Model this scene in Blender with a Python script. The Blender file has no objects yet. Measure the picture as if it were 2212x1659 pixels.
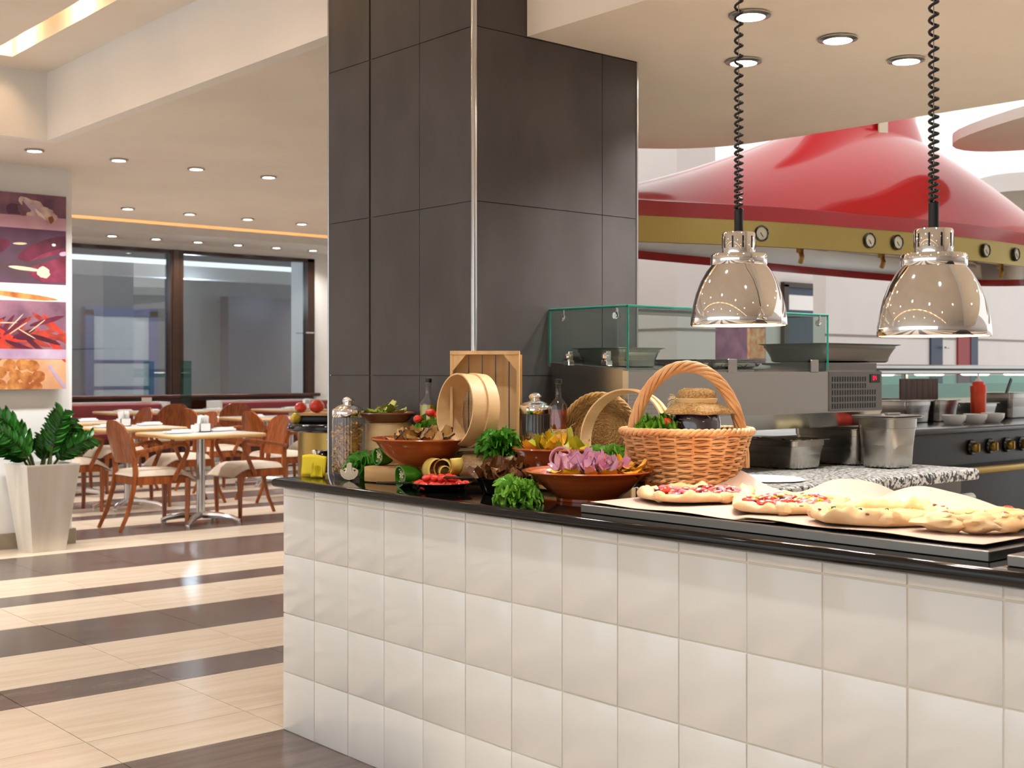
import bpy, bmesh, math, random
from mathutils import Vector, Matrix, noise
R = math.radians
SC = bpy.context.scene
COL = SC.collection

# ------------------------------------------------------------------ camera
FPX, HOR = 2720.0, 802.0                 # focal length and horizon row, in pixels of the 2212 x 1659 frame
CAM = Vector((3.872, -2.269, 1.2547)); YAW = R(40.66)
VD = Vector((-math.cos(YAW), math.sin(YAW), 0)); RD = Vector((VD.y, -VD.x, 0))
cam = bpy.data.cameras.new('camera'); camo = bpy.data.objects.new('camera', cam); COL.objects.link(camo)
cam.sensor_width = 36; cam.lens = FPX / 2212 * 36; cam.clip_start = .05; cam.clip_end = 200
cam.dof.use_dof = True; cam.dof.focus_distance = 3.7; cam.dof.aperture_fstop = 7.5
cam.shift_y = (HOR - 829.5) / 2212
camo.location = CAM; camo.rotation_euler = (R(90), 0, math.atan2(-VD.x, VD.y))
SC.camera = camo

def proj(p):
    d = Vector(p) - CAM; z = d.dot(VD)
    return 1106 + FPX * d.dot(RD) / z, HOR - FPX * d.z / z, z

# ------------------------------------------------------------------ world, exposure
w = bpy.data.worlds.new('world'); SC.world = w; w.use_nodes = True
w.node_tree.nodes['Background'].inputs[0].default_value = (.93, .97, 1.0, 1)
w.node_tree.nodes['Background'].inputs[1].default_value = .8
SC.view_settings.view_transform = 'Standard'; SC.view_settings.look = 'None'
SC.view_settings.exposure = .97; SC.view_settings.gamma = 1.0
SC.view_settings.use_curve_mapping = False
cy = SC.cycles
cy.max_bounces = 7; cy.diffuse_bounces = 3; cy.use_adaptive_sampling = True; cy.adaptive_threshold = .07; cy.glossy_bounces = 4; cy.transmission_bounces = 6; cy.transparent_max_bounces = 12
cy.caustics_reflective = False; cy.caustics_refractive = False; cy.sample_clamp_indirect = 6

# ------------------------------------------------------------------ materials
def lin(c):
    c = [x / 255 for x in c]
    return tuple(x / 12.92 if x <= .04045 else ((x + .055) / 1.055) ** 2.4 for x in c) + (1,)
MATS = {}
def mat(name, col, rough=.5, metal=0, var=.0, scale=8, col2=None, stretch=(1, 1, 1), bump=0, coat=0, trans=0, ior=1.45,
        emit=0, spec=.5, lo=.35, hi=.65, sss=0, detail=4, noise_rough=0, aniso=0):
    m = bpy.data.materials.new(name); m.use_nodes = True; MATS[name] = m
    nt = m.node_tree; b = nt.nodes['Principled BSDF']
    c = lin(col)
    b.inputs['Base Color'].default_value = c
    b.inputs['Roughness'].default_value = rough; b.inputs['Metallic'].default_value = metal
    b.inputs['Specular IOR Level'].default_value = spec; b.inputs['IOR'].default_value = ior
    if coat: b.inputs['Coat Weight'].default_value = coat; b.inputs['Coat Roughness'].default_value = .08
    if trans: b.inputs['Transmission Weight'].default_value = trans
    if sss:
        b.inputs['Subsurface Weight'].default_value = sss; b.inputs['Subsurface Radius'].default_value = (.01, .008, .004)
        b.inputs['Subsurface Scale'].default_value = .3
    if emit:
        b.inputs['Emission Color'].default_value = c; b.inputs['Emission Strength'].default_value = emit
    if aniso: b.inputs['Anisotropic'].default_value = aniso
    if col2 or var or bump or noise_rough:
        tc = nt.nodes.new('ShaderNodeTexCoord'); mp = nt.nodes.new('ShaderNodeMapping')
        mp.inputs['Scale'].default_value = stretch
        nt.links.new(tc.outputs['Object'], mp.inputs[0])
        n = nt.nodes.new('ShaderNodeTexNoise'); n.inputs['Scale'].default_value = scale; n.inputs['Detail'].default_value = detail
        nt.links.new(mp.outputs[0], n.inputs['Vector'])
        if col2 or var:
            rp = nt.nodes.new('ShaderNodeValToRGB'); rp.color_ramp.elements[0].position = lo; rp.color_ramp.elements[1].position = hi
            if col2: a, d = c, lin(col2)
            else:
                a = tuple(min(1, x * (1 - var)) for x in c[:3]) + (1,); d = tuple(min(1, x * (1 + var)) for x in c[:3]) + (1,)
            rp.color_ramp.elements[0].color = a; rp.color_ramp.elements[1].color = d
            nt.links.new(n.outputs['Fac'], rp.inputs[0]); nt.links.new(rp.outputs[0], b.inputs['Base Color'])
        if bump:
            bm_ = nt.nodes.new('ShaderNodeBump'); bm_.inputs['Strength'].default_value = bump; bm_.inputs['Distance'].default_value = .01
            nt.links.new(n.outputs['Fac'], bm_.inputs['Height']); nt.links.new(bm_.outputs[0], b.inputs['Normal'])
        if noise_rough:
            mr = nt.nodes.new('ShaderNodeMapRange'); mr.inputs[3].default_value = max(0, rough - noise_rough); mr.inputs[4].default_value = rough + noise_rough
            nt.links.new(n.outputs['Fac'], mr.inputs[0]); nt.links.new(mr.outputs[0], b.inputs['Roughness'])
    return m
def emis(name, col, st):
    m = bpy.data.materials.new(name); m.use_nodes = True; MATS[name] = m
    nt = m.node_tree; nt.nodes.clear(); e = nt.nodes.new('ShaderNodeEmission'); o = nt.nodes.new('ShaderNodeOutputMaterial')
    e.inputs[0].default_value = lin(col); e.inputs[1].default_value = st; nt.links.new(e.outputs[0], o.inputs[0]); return m
def glassy(name, tint, refl=1.0, rough=0.0, fres=1.45, base=.0):
    """thin pane: clear with a Fresnel reflection"""
    m = bpy.data.materials.new(name); m.use_nodes = True; MATS[name] = m
    nt = m.node_tree; nt.nodes.clear(); N = nt.nodes.new
    t = N('ShaderNodeBsdfTransparent'); t.inputs[0].default_value = tint + (1,)
    g = N('ShaderNodeBsdfGlossy'); g.inputs['Roughness'].default_value = rough; g.inputs[0].default_value = (refl, refl, refl, 1)
    f = N('ShaderNodeFresnel'); f.inputs[0].default_value = fres
    ad = N('ShaderNodeMath'); ad.operation = 'ADD'; ad.inputs[1].default_value = base; ad.use_clamp = True
    mx = N('ShaderNodeMixShader'); o = N('ShaderNodeOutputMaterial')
    ge = N('ShaderNodeNewGeometry'); inv = N('ShaderNodeMath'); inv.operation = 'SUBTRACT'; inv.inputs[0].default_value = 1; ml = N('ShaderNodeMath'); ml.operation = 'MULTIPLY'
    nt.links.new(f.outputs[0], ad.inputs[0]); nt.links.new(ge.outputs['Backfacing'], inv.inputs[1]); nt.links.new(ad.outputs[0], ml.inputs[0]); nt.links.new(inv.outputs[0], ml.inputs[1]); nt.links.new(ml.outputs[0], mx.inputs[0]); nt.links.new(t.outputs[0], mx.inputs[1]); nt.links.new(g.outputs[0], mx.inputs[2]); nt.links.new(mx.outputs[0], o.inputs[0])
    return m

mat('ceil', (236, 229, 221), .85, var=.03, scale=1.5)
mat('ceil_warm', (240, 231, 219), .85, var=.03, scale=1.5)
mat('wallwhite', (240, 238, 235), .75, var=.02, scale=2)
mat('wallgrey', (214, 206, 202), .6, var=.02, scale=2)
mat('wallpanel', (226, 220, 218), .35, var=.02, scale=2)
mat('seam', (150, 138, 130), .6)
mat('tile_white', (222, 220, 216), .12, var=.03, scale=2.5, coat=.3)
mat('grout', (214, 206, 192), .9)
mat('tile_light', (226, 209, 187), .24, col2=(214, 194, 168), scale=3, stretch=(6, .6, 1), spec=.5)
mat('tile_dark', (112, 98, 92), .2, col2=(94, 80, 75), scale=3, stretch=(6, .6, 1), spec=.5)
mat('floor_grout', (120, 100, 84), .9)
mat('slate', (80, 74, 73), .45, col2=(69, 64, 62), scale=4, stretch=(1, 1, .6), bump=.05, spec=.35)
mat('slate_gap', (120, 108, 92), .8)
mat('gap_black', (6, 6, 6), .6)
mat('granite_black', (12, 11, 11), .06, col2=(28, 26, 24), scale=350, lo=.55, hi=.75)
mat('chrome', (232, 230, 228), .04, metal=1)
mat('steel', (176, 172, 166), .25, metal=1, noise_rough=.05, scale=3)
mat('steel_dark', (120, 116, 110), .3, metal=1, noise_rough=.05, scale=3)
mat('alu', (206, 206, 208), .22, metal=1)
mat('brass', (172, 142, 78), .3, metal=1, noise_rough=.1, scale=3)
mat('brass_dark', (172, 152, 92), .34, metal=1, noise_rough=.1, scale=3)
mat('copper', (190, 120, 80), .25, metal=1)
mat('red_paint', (196, 26, 32), .14, coat=.5)
mat('red_dark', (168, 16, 30), .14, coat=.6)
mat('black', (10, 10, 10), .4)
mat('black_gloss', (8, 8, 9), .12, coat=.4)
mat('rubber', (16, 16, 16), .35)
mat('mahogany', (162, 88, 40), .3, col2=(122, 60, 24), scale=5, stretch=(9, 9, 1), coat=.3)
mat('mahogany_dark', (84, 30, 14), .3, col2=(60, 20, 10), scale=4, stretch=(1, 1, 8), coat=.3)
mat('oak_edge', (206, 164, 104), .4, var=.08, scale=6, stretch=(1, 1, 5))
mat('tabletop', (190, 184, 178), .3, var=.05, scale=30)
mat('fabric', (204, 188, 168), .95, var=.05, scale=120, bump=.1)
mat('burgundy', (132, 48, 56), .45, var=.08, scale=3)
mat('white_plastic', (240, 238, 234), .4)
mat('white_ceramic', (244, 243, 240), .12, coat=.3)
mat('pot_white', (228, 222, 212), .3, col2=(206, 198, 186), scale=2, stretch=(3, 3, .3))
mat('pine', (230, 196, 146), .55, col2=(212, 170, 116), scale=2.2, stretch=(9, 9, .7), bump=.06)
mat('bentwood', (232, 198, 148), .5, col2=(216, 176, 122), scale=3, stretch=(1, 1, 6), bump=.04)
mat('oakboard', (218, 174, 116), .5, col2=(194, 144, 86), scale=3, stretch=(1, 10, 10), bump=.05)
mat('board_brown', (150, 84, 40), .4, col2=(110, 56, 24), scale=3, stretch=(8, 1, 1), coat=.2)
mat('walnut', (98, 58, 36), .5, col2=(70, 40, 24), scale=4, stretch=(12, 12, .5))
mat('wicker', (226, 178, 124), .5, col2=(204, 146, 92), scale=14, bump=.1)
mat('wicker_dark', (196, 152, 90), .5, col2=(158, 112, 58), scale=14, bump=.1)
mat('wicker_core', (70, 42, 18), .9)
mat('terracotta', (186, 92, 44), .22, col2=(160, 70, 30), scale=5, stretch=(1, 1, 6), coat=.4)
mat('terracotta_in', (206, 112, 62), .3, col2=(190, 96, 48), scale=8, coat=.3)
mat('terracotta_brown', (134, 70, 36), .3, col2=(110, 52, 26), scale=6, coat=.4)
mat('lettuce', (76, 152, 30), .35, col2=(160, 208, 80), scale=26, lo=.3, hi=.75, spec=.5, bump=.35)  # both lettuces: paler second colour paints highlights onto the frills
mat('lettuce_dark', (44, 116, 22), .35, col2=(112, 182, 52), scale=26, lo=.3, hi=.8, spec=.5, bump=.35)
mat('tomato', (204, 34, 24), .15, col2=(222, 62, 38), scale=10, coat=.4)
mat('tomato_pale', (216, 74, 54), .2, col2=(200, 52, 40), scale=10, coat=.3)
mat('green_pepper', (58, 132, 26), .15, col2=(36, 104, 16), scale=12, coat=.5)
mat('pepper_in', (188, 208, 142), .5, var=.1)
mat('seed', (232, 222, 178), .6)
mat('stalk', (96, 132, 40), .5)
mat('pasta', (214, 162, 82), .45, col2=(196, 138, 58), scale=30)
mat('grain', (198, 158, 104), .6, col2=(170, 122, 74), scale=160)
mat('lasagna', (226, 198, 108), .45, col2=(214, 182, 84), scale=20)
mat('mushroom_white', (228, 212, 186), .6, col2=(208, 188, 160), scale=20)
mat('mushroom_gill', (62, 40, 28), .8)
mat('mushroom', (132, 84, 46), .4, col2=(84, 48, 24), scale=25, coat=.2)
mat('mushroom_pale', (186, 132, 80), .4, col2=(140, 90, 48), scale=25, coat=.2)
mat('aubergine_skin', (38, 22, 30), .2, coat=.4)
mat('aubergine', (206, 168, 104), .5, col2=(158, 108, 54), scale=25, coat=.2)
mat('zucchini', (170, 184, 78), .4, col2=(122, 150, 48), scale=20, coat=.2)
mat('zucchini_pale', (214, 206, 128), .45, col2=(196, 182, 96), scale=20)
mat('pepper_yellow', (214, 190, 44), .25, col2=(190, 150, 30), scale=14, coat=.4)
mat('pepper_orange', (224, 158, 40), .25, col2=(236, 186, 72), scale=14, coat=.4)
mat('pepper_lime', (172, 176, 46), .25, col2=(200, 190, 60), scale=14, coat=.4)
mat('onion', (172, 84, 128), .3, col2=(214, 160, 186), scale=16, lo=.3, hi=.7, coat=.3)
mat('onion_pale', (218, 178, 194), .3, col2=(196, 130, 162), scale=16, coat=.3)
mat('yellow_paper', (232, 206, 26), .55, var=.06, scale=6)
mat('cheese', (226, 210, 160), .5, var=.04)
mat('cork', (196, 146, 88), .8, col2=(160, 110, 60), scale=40)
mat('burlap', (198, 164, 112), .95, col2=(150, 114, 68), scale=180, bump=.3)
mat('raffia', (226, 200, 150), .7, var=.08)
mat('purple', (42, 24, 48), .35, col2=(84, 62, 78), scale=90, lo=.45, hi=.8)
mat('oil', (186, 164, 22), .05, spec=.5)
mat('chili_oil', (158, 52, 18), .08, col2=(96, 34, 14), scale=30)
mat('chili', (150, 24, 10), .4)
mat('crust', (222, 190, 146), .7, col2=(206, 158, 104), scale=14, lo=.4, hi=.75, bump=.25)
mat('crust_char', (128, 78, 40), .7, var=.2, scale=30)
mat('pizza_cheese', (226, 196, 132), .5, col2=(214, 166, 96), scale=22, bump=.3)
mat('pizza_red', (208, 128, 92), .5, col2=(226, 184, 130), scale=26, bump=.3)
mat('ham', (222, 110, 118), .4, col2=(206, 76, 96), scale=20)
mat('olive', (66, 22, 44), .25, coat=.4)
mat('herb', (34, 60, 18), .6)
mat('parchment', (196, 172, 158), .65, col2=(184, 158, 142), scale=6)
mat('dough', (232, 224, 196), .7, var=.03)
mat('granite', (176, 172, 165), .4, col2=(34, 31, 30), scale=70, lo=.46, hi=.57, detail=6)
mat('flour', (228, 226, 220), .9)
mat('sauce', (214, 66, 14), .3)
mat('sauce_cap', (232, 72, 44), .35)
mat('leaf', (28, 84, 22), .3, col2=(52, 122, 34), scale=8, coat=.3)
mat('stem', (74, 86, 36), .5)
mat('frame_wood', (58, 38, 28), .35, var=.1, scale=5, stretch=(8, 8, 1))
mat('blue_paint', (84, 104, 156), .5)
mat('outside', (120, 124, 128), .7, var=.05)
mat('navy', (52, 62, 86), .4)
mat('red_door', (150, 36, 34), .4)
mat('gauge_face', (214, 208, 186), .4)
mat('tan', (214, 184, 150), .8, var=.03, scale=1.5)
mat('stove_top', (40, 38, 37), .18, coat=.4)
mat('stove_body', (36, 32, 30), .35)
mat('garlic', (222, 196, 178), .6, col2=(176, 128, 132), scale=12)
mat('base_stone', (150, 138, 120), .5, var=.1, scale=4)
emis('lamp_white', (255, 244, 226), 14)
emis('lamp_warm', (255, 158, 78), 6)
emis('lamp_heat', (255, 206, 150), 14)
emis('cove_reflection', (255, 250, 244), 1.6)
emis('ceil_glow', (255, 251, 246), .62)
emis('led_red', (255, 20, 60), 1.6)
emis('shelf_light', (255, 236, 210), 6)
glassy('pane', (.86, .92, .9), .9, 0, 1.5)
glassy('pane_window', (.6, .66, .7), .85, .0, 1.6, .2)
glassy('jar_glass', (.88, .9, .9), .95, .03, 1.5, .05)
mat('glass_edge', (30, 120, 104), .15, coat=.3)
glassy('pane_green', (.45, .68, .62), .8, 0, 1.5)

# ------------------------------------------------------------------ mesh builder
class MB:
    def __init__(s): s.v = []; s.f = []
    def mark(s): return len(s.v)
    def xf(s, M, k=0):
        for i in range(k, len(s.v)): s.v[i] = (M @ Vector(s.v[i]))[:]
        return s
    def add(s, vs, fs):
        k = len(s.v); s.v += [tuple(p) for p in vs]; s.f += [tuple(i + k for i in q) for q in fs]; return s
    def box(s, c, d, rz=0, M=None):
        k = s.mark(); x, y, z = d[0] / 2, d[1] / 2, d[2] / 2
        s.add([(sx * x, sy * y, sz * z) for sz in (-1, 1) for sy in (-1, 1) for sx in (-1, 1)],
              [(0, 2, 3, 1), (4, 5, 7, 6), (0, 1, 5, 4), (2, 6, 7, 3), (0, 4, 6, 2), (1, 3, 7, 5)])
        T = Matrix.Translation(c) @ (M if M else Matrix.Rotation(rz, 4, 'Z')); return s.xf(T, k)
    def bx(s, x0, x1, y0, y1, z0, z1): return s.box(((x0 + x1) / 2, (y0 + y1) / 2, (z0 + z1) / 2), (x1 - x0, y1 - y0, z1 - z0))
    def rbox(s, c, d, r=.01, seg=2, rz=0, M=None):
        bm = bmesh.new(); bmesh.ops.create_cube(bm, size=1)
        for v in bm.verts: v.co = Vector((v.co.x * d[0], v.co.y * d[1], v.co.z * d[2]))
        bmesh.ops.bevel(bm, geom=bm.edges[:], offset=min(r, min(d) * .49), segments=seg, profile=.5, affect='EDGES')
        k = s.mark(); bm.verts.index_update(); s.add([v.co[:] for v in bm.verts], [[v.index for v in f.verts] for f in bm.faces]); bm.free()
        T = Matrix.Translation(c) @ (M if M else Matrix.Rotation(rz, 4, 'Z')); return s.xf(T, k)
    def lathe(s, prof, n=32, c=(0, 0, 0), M=None, wob=None):
        k = s.mark(); rings = []
        for (r, z) in prof:
            if r <= 1e-6: rings.append([len(s.v)]); s.v.append((0, 0, z))
            else:
                a = []
                for i in range(n):
                    t = 2 * math.pi * i / n; rr = r * (wob(t, z) if wob else 1)
                    a.append(len(s.v)); s.v.append((rr * math.cos(t), rr * math.sin(t), z))
                rings.append(a)
        for A, B in zip(rings, rings[1:]):
            for i in range(n):
                j = (i + 1) % n
                if len(A) == 1 and len(B) == 1: break
                if len(A) == 1: s.f.append((A[0], B[j], B[i])[::-1] if False else (A[0], B[i], B[j])[::-1])
                elif len(B) == 1: s.f.append((A[i], A[j], B[0]))
                else: s.f.append((A[i], A[j], B[j], B[i]))
        return s.xf(Matrix.Translation(c) @ (M if M else Matrix()), k)
    def tube(s, path, r, n=8, closed=False, cap=True, flat=1.0, up=None):
        P = [Vector(p) for p in path]; m = len(P); rr = r if isinstance(r, (list, tuple)) else [r] * m
        rings = []; N = None
        for i in range(m):
            a = P[i - 1] if (i or closed) else P[i]; b = P[(i + 1) % m] if (i < m - 1 or closed) else P[i]
            t = (b - a).normalized() if (b - a).length > 1e-9 else Vector((0, 0, 1))
            if up is not None: N = Vector(up)
            elif N is None: N = Vector((0, 0, 1)) if abs(t.z) < .9 else Vector((1, 0, 0))
            N = (N - t * N.dot(t)).normalized(); B = t.cross(N); rg = []
            for j in range(n):
                th = 2 * math.pi * j / n; rg.append(len(s.v)); s.v.append((P[i] + (N * math.cos(th) * flat + B * math.sin(th)) * rr[i])[:])
            rings.append(rg)
        L = list(zip(rings, rings[1:])) + ([(rings[-1], rings[0])] if closed else [])
        for A, B in L:
            for j in range(n): q = (j + 1) % n; s.f.append((A[j], A[q], B[q], B[j]))
        if cap and not closed: s.f.append(tuple(rings[0][::-1])); s.f.append(tuple(rings[-1]))
        return s
    def prism(s, poly, z0, z1, M=None):
        k = s.mark(); n = len(poly)
        s.add([(x, y, z0) for x, y in poly] + [(x, y, z1) for x, y in poly],
              [tuple(range(n))[::-1], tuple(range(n, 2 * n))] + [(i, (i + 1) % n, n + (i + 1) % n, n + i) for i in range(n)])
        return s.xf(M, k) if M else s
    def grid(s, fn, nu, nv, cu=False, cv=False):
        k = s.mark(); U = nu if cu else nu + 1; V = nv if cv else nv + 1
        for i in range(U):
            for j in range(V): s.v.append(tuple(fn(i / nu, j / nv)))
        for i in range(nu):
            for j in range(nv):
                a, b = i, (i + 1) % U; c, d = j, (j + 1) % V
                s.f.append((k + a * V + c, k + b * V + c, k + b * V + d, k + a * V + d))
        return s
    def sph(s, c, r, nu=12, nv=8, M=None, wob=0, seed=0):
        if not isinstance(r, (tuple, list)): r = (r, r, r)
        k = s.mark()
        prof = [(math.sin(math.pi * j / nv), -math.cos(math.pi * j / nv)) for j in range(nv + 1)]
        prof[0] = (0, -1); prof[-1] = (0, 1); s.lathe(prof, nu)
        if wob:
            for i in range(k, len(s.v)):
                p = Vector(s.v[i]); s.v[i] = (p * (1 + wob * noise.noise(p * 1.6 + Vector((seed * 7.3, seed * 3.1, seed)))))[:]
        T = Matrix.Translation(c) @ (M if M else Matrix()) @ Matrix.Diagonal((r[0], r[1], r[2], 1)); return s.xf(T, k)
    def build(s, name, m, parent=None, loc=None, smooth=35, rz=0, kind=None, label=None, solid=0, sub=0):
        me = bpy.data.meshes.new(name); me.from_pydata(s.v, [], s.f)
        me.materials.append(MATS[m] if isinstance(m, str) else m)
        if smooth:
            me.polygons.foreach_set('use_smooth', [True] * len(me.polygons)); me.set_sharp_from_angle(angle=R(smooth))
        me.validate(); me.update()
        o = bpy.data.objects.new(name, me); COL.objects.link(o)
        if loc is not None: o.location = loc
        o.rotation_euler.z = rz
        if parent: o.parent = parent
        if kind: o['kind'] = kind
        if label: o['label'] = label
        if solid:
            md = o.modifiers.new('thick', 'SOLIDIFY'); md.thickness = solid; md.offset = 0
        if sub:
            md = o.modifiers.new('sub', 'SUBSURF'); md.levels = sub; md.render_levels = sub
        return o
def tag(o, label, cat, group=None):
    o['label'] = label; o['category'] = cat
    if group: o['group'] = group
    return o
def empty(name, loc, rz=0, label=None, cat=None, group=None):
    o = bpy.data.objects.new(name, None); COL.objects.link(o); o.location = loc; o.rotation_euler.z = rz; o.empty_display_size = .05
    if label: tag(o, label, cat, group)
    return o
def struct(name, mb, m, **k): return mb.build(name, m, kind='structure', **k)
def dup(root, loc, rz=None, label=None, group=None):
    r = root.copy(); COL.objects.link(r); r.location = loc
    if rz is not None: r.rotation_euler.z = rz
    if label: r['label'] = label
    if group: r['group'] = group
    for ch in root.children:
        c = ch.copy(); COL.objects.link(c); c.parent = r
        for g in ch.children:
            e = g.copy(); COL.objects.link(e); e.parent = c
    return r
def inst(src, parent, loc, rot=(0, 0, 0), sc=(1, 1, 1), name=None):
    """another object sharing src's mesh"""
    o = bpy.data.objects.new(name or src.name.split('.')[0], src.data); COL.objects.link(o)
    o.location = loc; o.rotation_euler = rot; o.scale = sc
    if parent: o.parent = parent
    return o
def RX(a): return Matrix.Rotation(a, 4, 'X')
def RY(a): return Matrix.Rotation(a, 4, 'Y')
def RZ(a): return Matrix.Rotation(a, 4, 'Z')
def spot(name, loc, power, angle=120, col=(.98, .99, 1), size=.04, parent=None, blend=.6, target=None):
    l = bpy.data.lights.new(name, 'SPOT'); l.energy = power; l.spot_size = R(angle); l.spot_blend = blend; l.color = col; l.shadow_soft_size = size
    o = bpy.data.objects.new(name, l); COL.objects.link(o); o.location = loc
    if parent: o.parent = parent
    return o
def point(name, loc, power, col=(1, .93, .84), size=.04, parent=None):
    l = bpy.data.lights.new(name, 'POINT'); l.energy = power; l.color = col; l.shadow_soft_size = size
    o = bpy.data.objects.new(name, l); COL.objects.link(o); o.location = loc
    if parent: o.parent = parent
    return o

# ================================================================== THE ROOM
ZL, ZU, ZS = 2.72, 3.15, 2.45             # low ceiling of the dining side, high ceiling, soffit over the pizza bench
rnd = random.Random(4)
# ---- floor: 0.3 m module tiles in stripes that run along Y
FL = struct('floor', MB().bx(-14, 9, -8, 20, -.1, -.012), 'floor_grout')
MOD = .2955
stripes = []                                # (module start, modules, dark)
def add_st(seq, start, sgn):
    p = start
    for n, dk in seq: stripes.append((p if sgn > 0 else p - n, n, dk)); p += n * sgn
add_st([(3, 0), (1, 1), (2, 0), (2, 1), (2, 0), (1, 1), (2, 0), (3, 1), (2, 0), (2, 1), (2, 0), (1, 1), (2, 0), (2, 1), (2, 0), (1, 1), (2, 0), (2, 1), (2, 0), (1, 1), (3, 0), (2, 1)], 0, -1)
add_st([(3, 1), (2, 0), (1, 1), (2, 0), (2, 1), (3, 0), (1, 1), (2, 0), (2, 1), (3, 0), (2, 1), (3, 0)], 0, 1)
tiles = []
for p, n, dk in stripes:
    q = p
    parts = {1: [1], 2: [2], 3: [2, 1]}[n]
    if n == 3 and p == -3: parts = [2, 1]
    for m_ in parts:
        for j in range(-14, 33):
            tiles.append((q * MOD, m_ * MOD, j * .6 + .012, dk))
        q += m_
tm = {}
for wdt in (1, 2):
    for dk in (0, 1):
        tm[(wdt, dk)] = None
near, far = [], [MB(), MB()]
for x, wd, y, dk in tiles:
    cx, cy = x + wd / 2, y + .3
    px, py, z = proj((cx, cy, 0)) if (Vector((cx, cy, 0)) - CAM).dot(VD) > .5 else (-999, 0, 99)
    vis = -120 < px < 900 and 1000 < py < 1800 and z < 9.9 and not (cx > .3 and cy > .3)
    if vis: near.append((z, x, wd, y, dk))
    else: far[dk].box((cx, cy, -.006), (wd - .003, .597, .012))
near.sort()
for z, x, wd, y, dk in near[290:]: far[dk].box((x + wd / 2, y + .3, -.006), (wd - .003, .597, .012))
for z, x, wd, y, dk in near[:290]:
    k = (round(wd / MOD), dk)
    if tm[k] is None:
        b = MB().box((0, 0, 0), (wd - .003, .597, .012)); o = b.build('tile', 'tile_dark' if dk else 'tile_light', FL, loc=(x + wd / 2, y + .3, -.006), smooth=0); tm[k] = o
    else: inst(tm[k], FL, (x + wd / 2, y + .3, -.006))
far[0].build('tile_field', 'tile_light', FL, kind='stuff', smooth=0); far[1].build('tile_field', 'tile_dark', FL, kind='stuff', smooth=0)

# ---- ceilings
struct('ceiling', MB().bx(-7.72, -4.2, -8, 5.6, ZL, ZL + .1).bx(-4.2, -4.12, .78, 3.2, ZL, ZL + .1).bx(-4.12, -.437, .78, 3.2, ZL, ZL + .1), 'ceil')
struct('ceiling', MB().bx(-14, -7.98, -8, 8.35, 3.22, 3.3), 'ceil')
struct('wall_side', MB().bx(9, 9.2, -8, 20, 0, 3.8), 'wallgrey')
# high ceiling with a sunk light slot (0.25 < y < 0.39)
hc = MB().bx(-4.2, 9, .39, .78, ZU, ZU + .1).bx(1.0, 9, .25, .39, ZU, ZU + .1).bx(-4.2, -3.84, -8, .39, ZU, ZU + .1).bx(-3.84, 9, -3.4, .25, ZU, ZU + .1).bx(-3.84, 9, -8, -3.54, ZU, ZU + .1)
struct('ceiling', hc, 'ceil_warm')
for y0 in (.25, -3.54):
    st = struct('trim_%d' % (1 if y0 > 0 else 2), MB().bx(-3.84, 9, y0 - .012, y0, ZU + .1, ZU + .2).bx(-3.84, 9, y0 + .14, y0 + .152, ZU + .1, ZU + .2)
                .bx(-3.86, 9, y0 - .012, y0 + .152, ZU + .2, ZU + .21).bx(-3.86, -3.84, y0, y0 + .14, ZU + .1, ZU + .2), 'ceil_warm')
    for i in range(14):
        x = -3.62 + i * .86
        if y0 > 0 and x > .9: continue
        b = MB().lathe([(0, 0), (.022, .004), (.03, .02), (.022, .045), (0, .05)], 14).build('slot_bulb', 'lamp_warm', loc=(x, y0 + .07, ZU + .12))
        tag(b, 'warm glowing bulb inside the long ceiling slot', 'bulb', 'bulbs in the ceiling slots'); b['kind'] = 'structure' if False else ''
        del b['kind']
        point('slot_light', (x, y0 + .07, ZU + .1), 2.6, (1, .66, .38), .03)
        if y0 > 0:
            MB().bx(x + .43, x + .436, y0, y0 + .14, ZU + .1, ZU + .2).build('divider', 'ceil_warm', st, smooth=0)
# fascias from the low ceiling / soffit up to the high ceiling (y = 0.70 and x = -4.12)
struct('wall_fascia', MB().bx(-4.2, -.437, .70, .78, ZL, ZU).bx(-4.2, -4.12, -8, .70, ZL, ZU), 'wallwhite')
# soffit over the bench: straight front, wavy far edge
far_edge = [(9, 2.9), (6, 3.25), (3.5, 3.2), (2.2, 3.1), (1.14, 3.05), (.64, 3.03), (.1, 3.02), (-.39, 2.97), (-.62, 2.86), (-.8, 2.66), (-1.0, 2.3)]
def smooth_curve(pts, n=6):
    out = []; P = [Vector((*p, 0)) if len(p) == 2 else Vector(p) for p in pts]; P = [P[0] * 2 - P[1]] + P + [P[-1] * 2 - P[-2]]
    for i in range(1, len(P) - 2):
        for k in range(n):
            t = k / n; a, b, c, d = P[i - 1:i + 3]
            out.append(.5 * ((2 * b) + (c - a) * t + (2 * a - 5 * b + 4 * c - d) * t * t + (3 * b - a - 3 * c + d) * t ** 3))
    out.append(P[-2]); return out
fe = [(p.x, p.y) for p in smooth_curve(far_edge)]
struct('ceiling', MB().prism([(9, .70)] + fe + [(-1.0, 1.275), (.5, 1.275), (.5, .70)][0:0] + [(-1.0, 1.272), (.498, 1.272), (.498, .70)], ZS, ZU + .1), 'ceil_warm')
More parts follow.
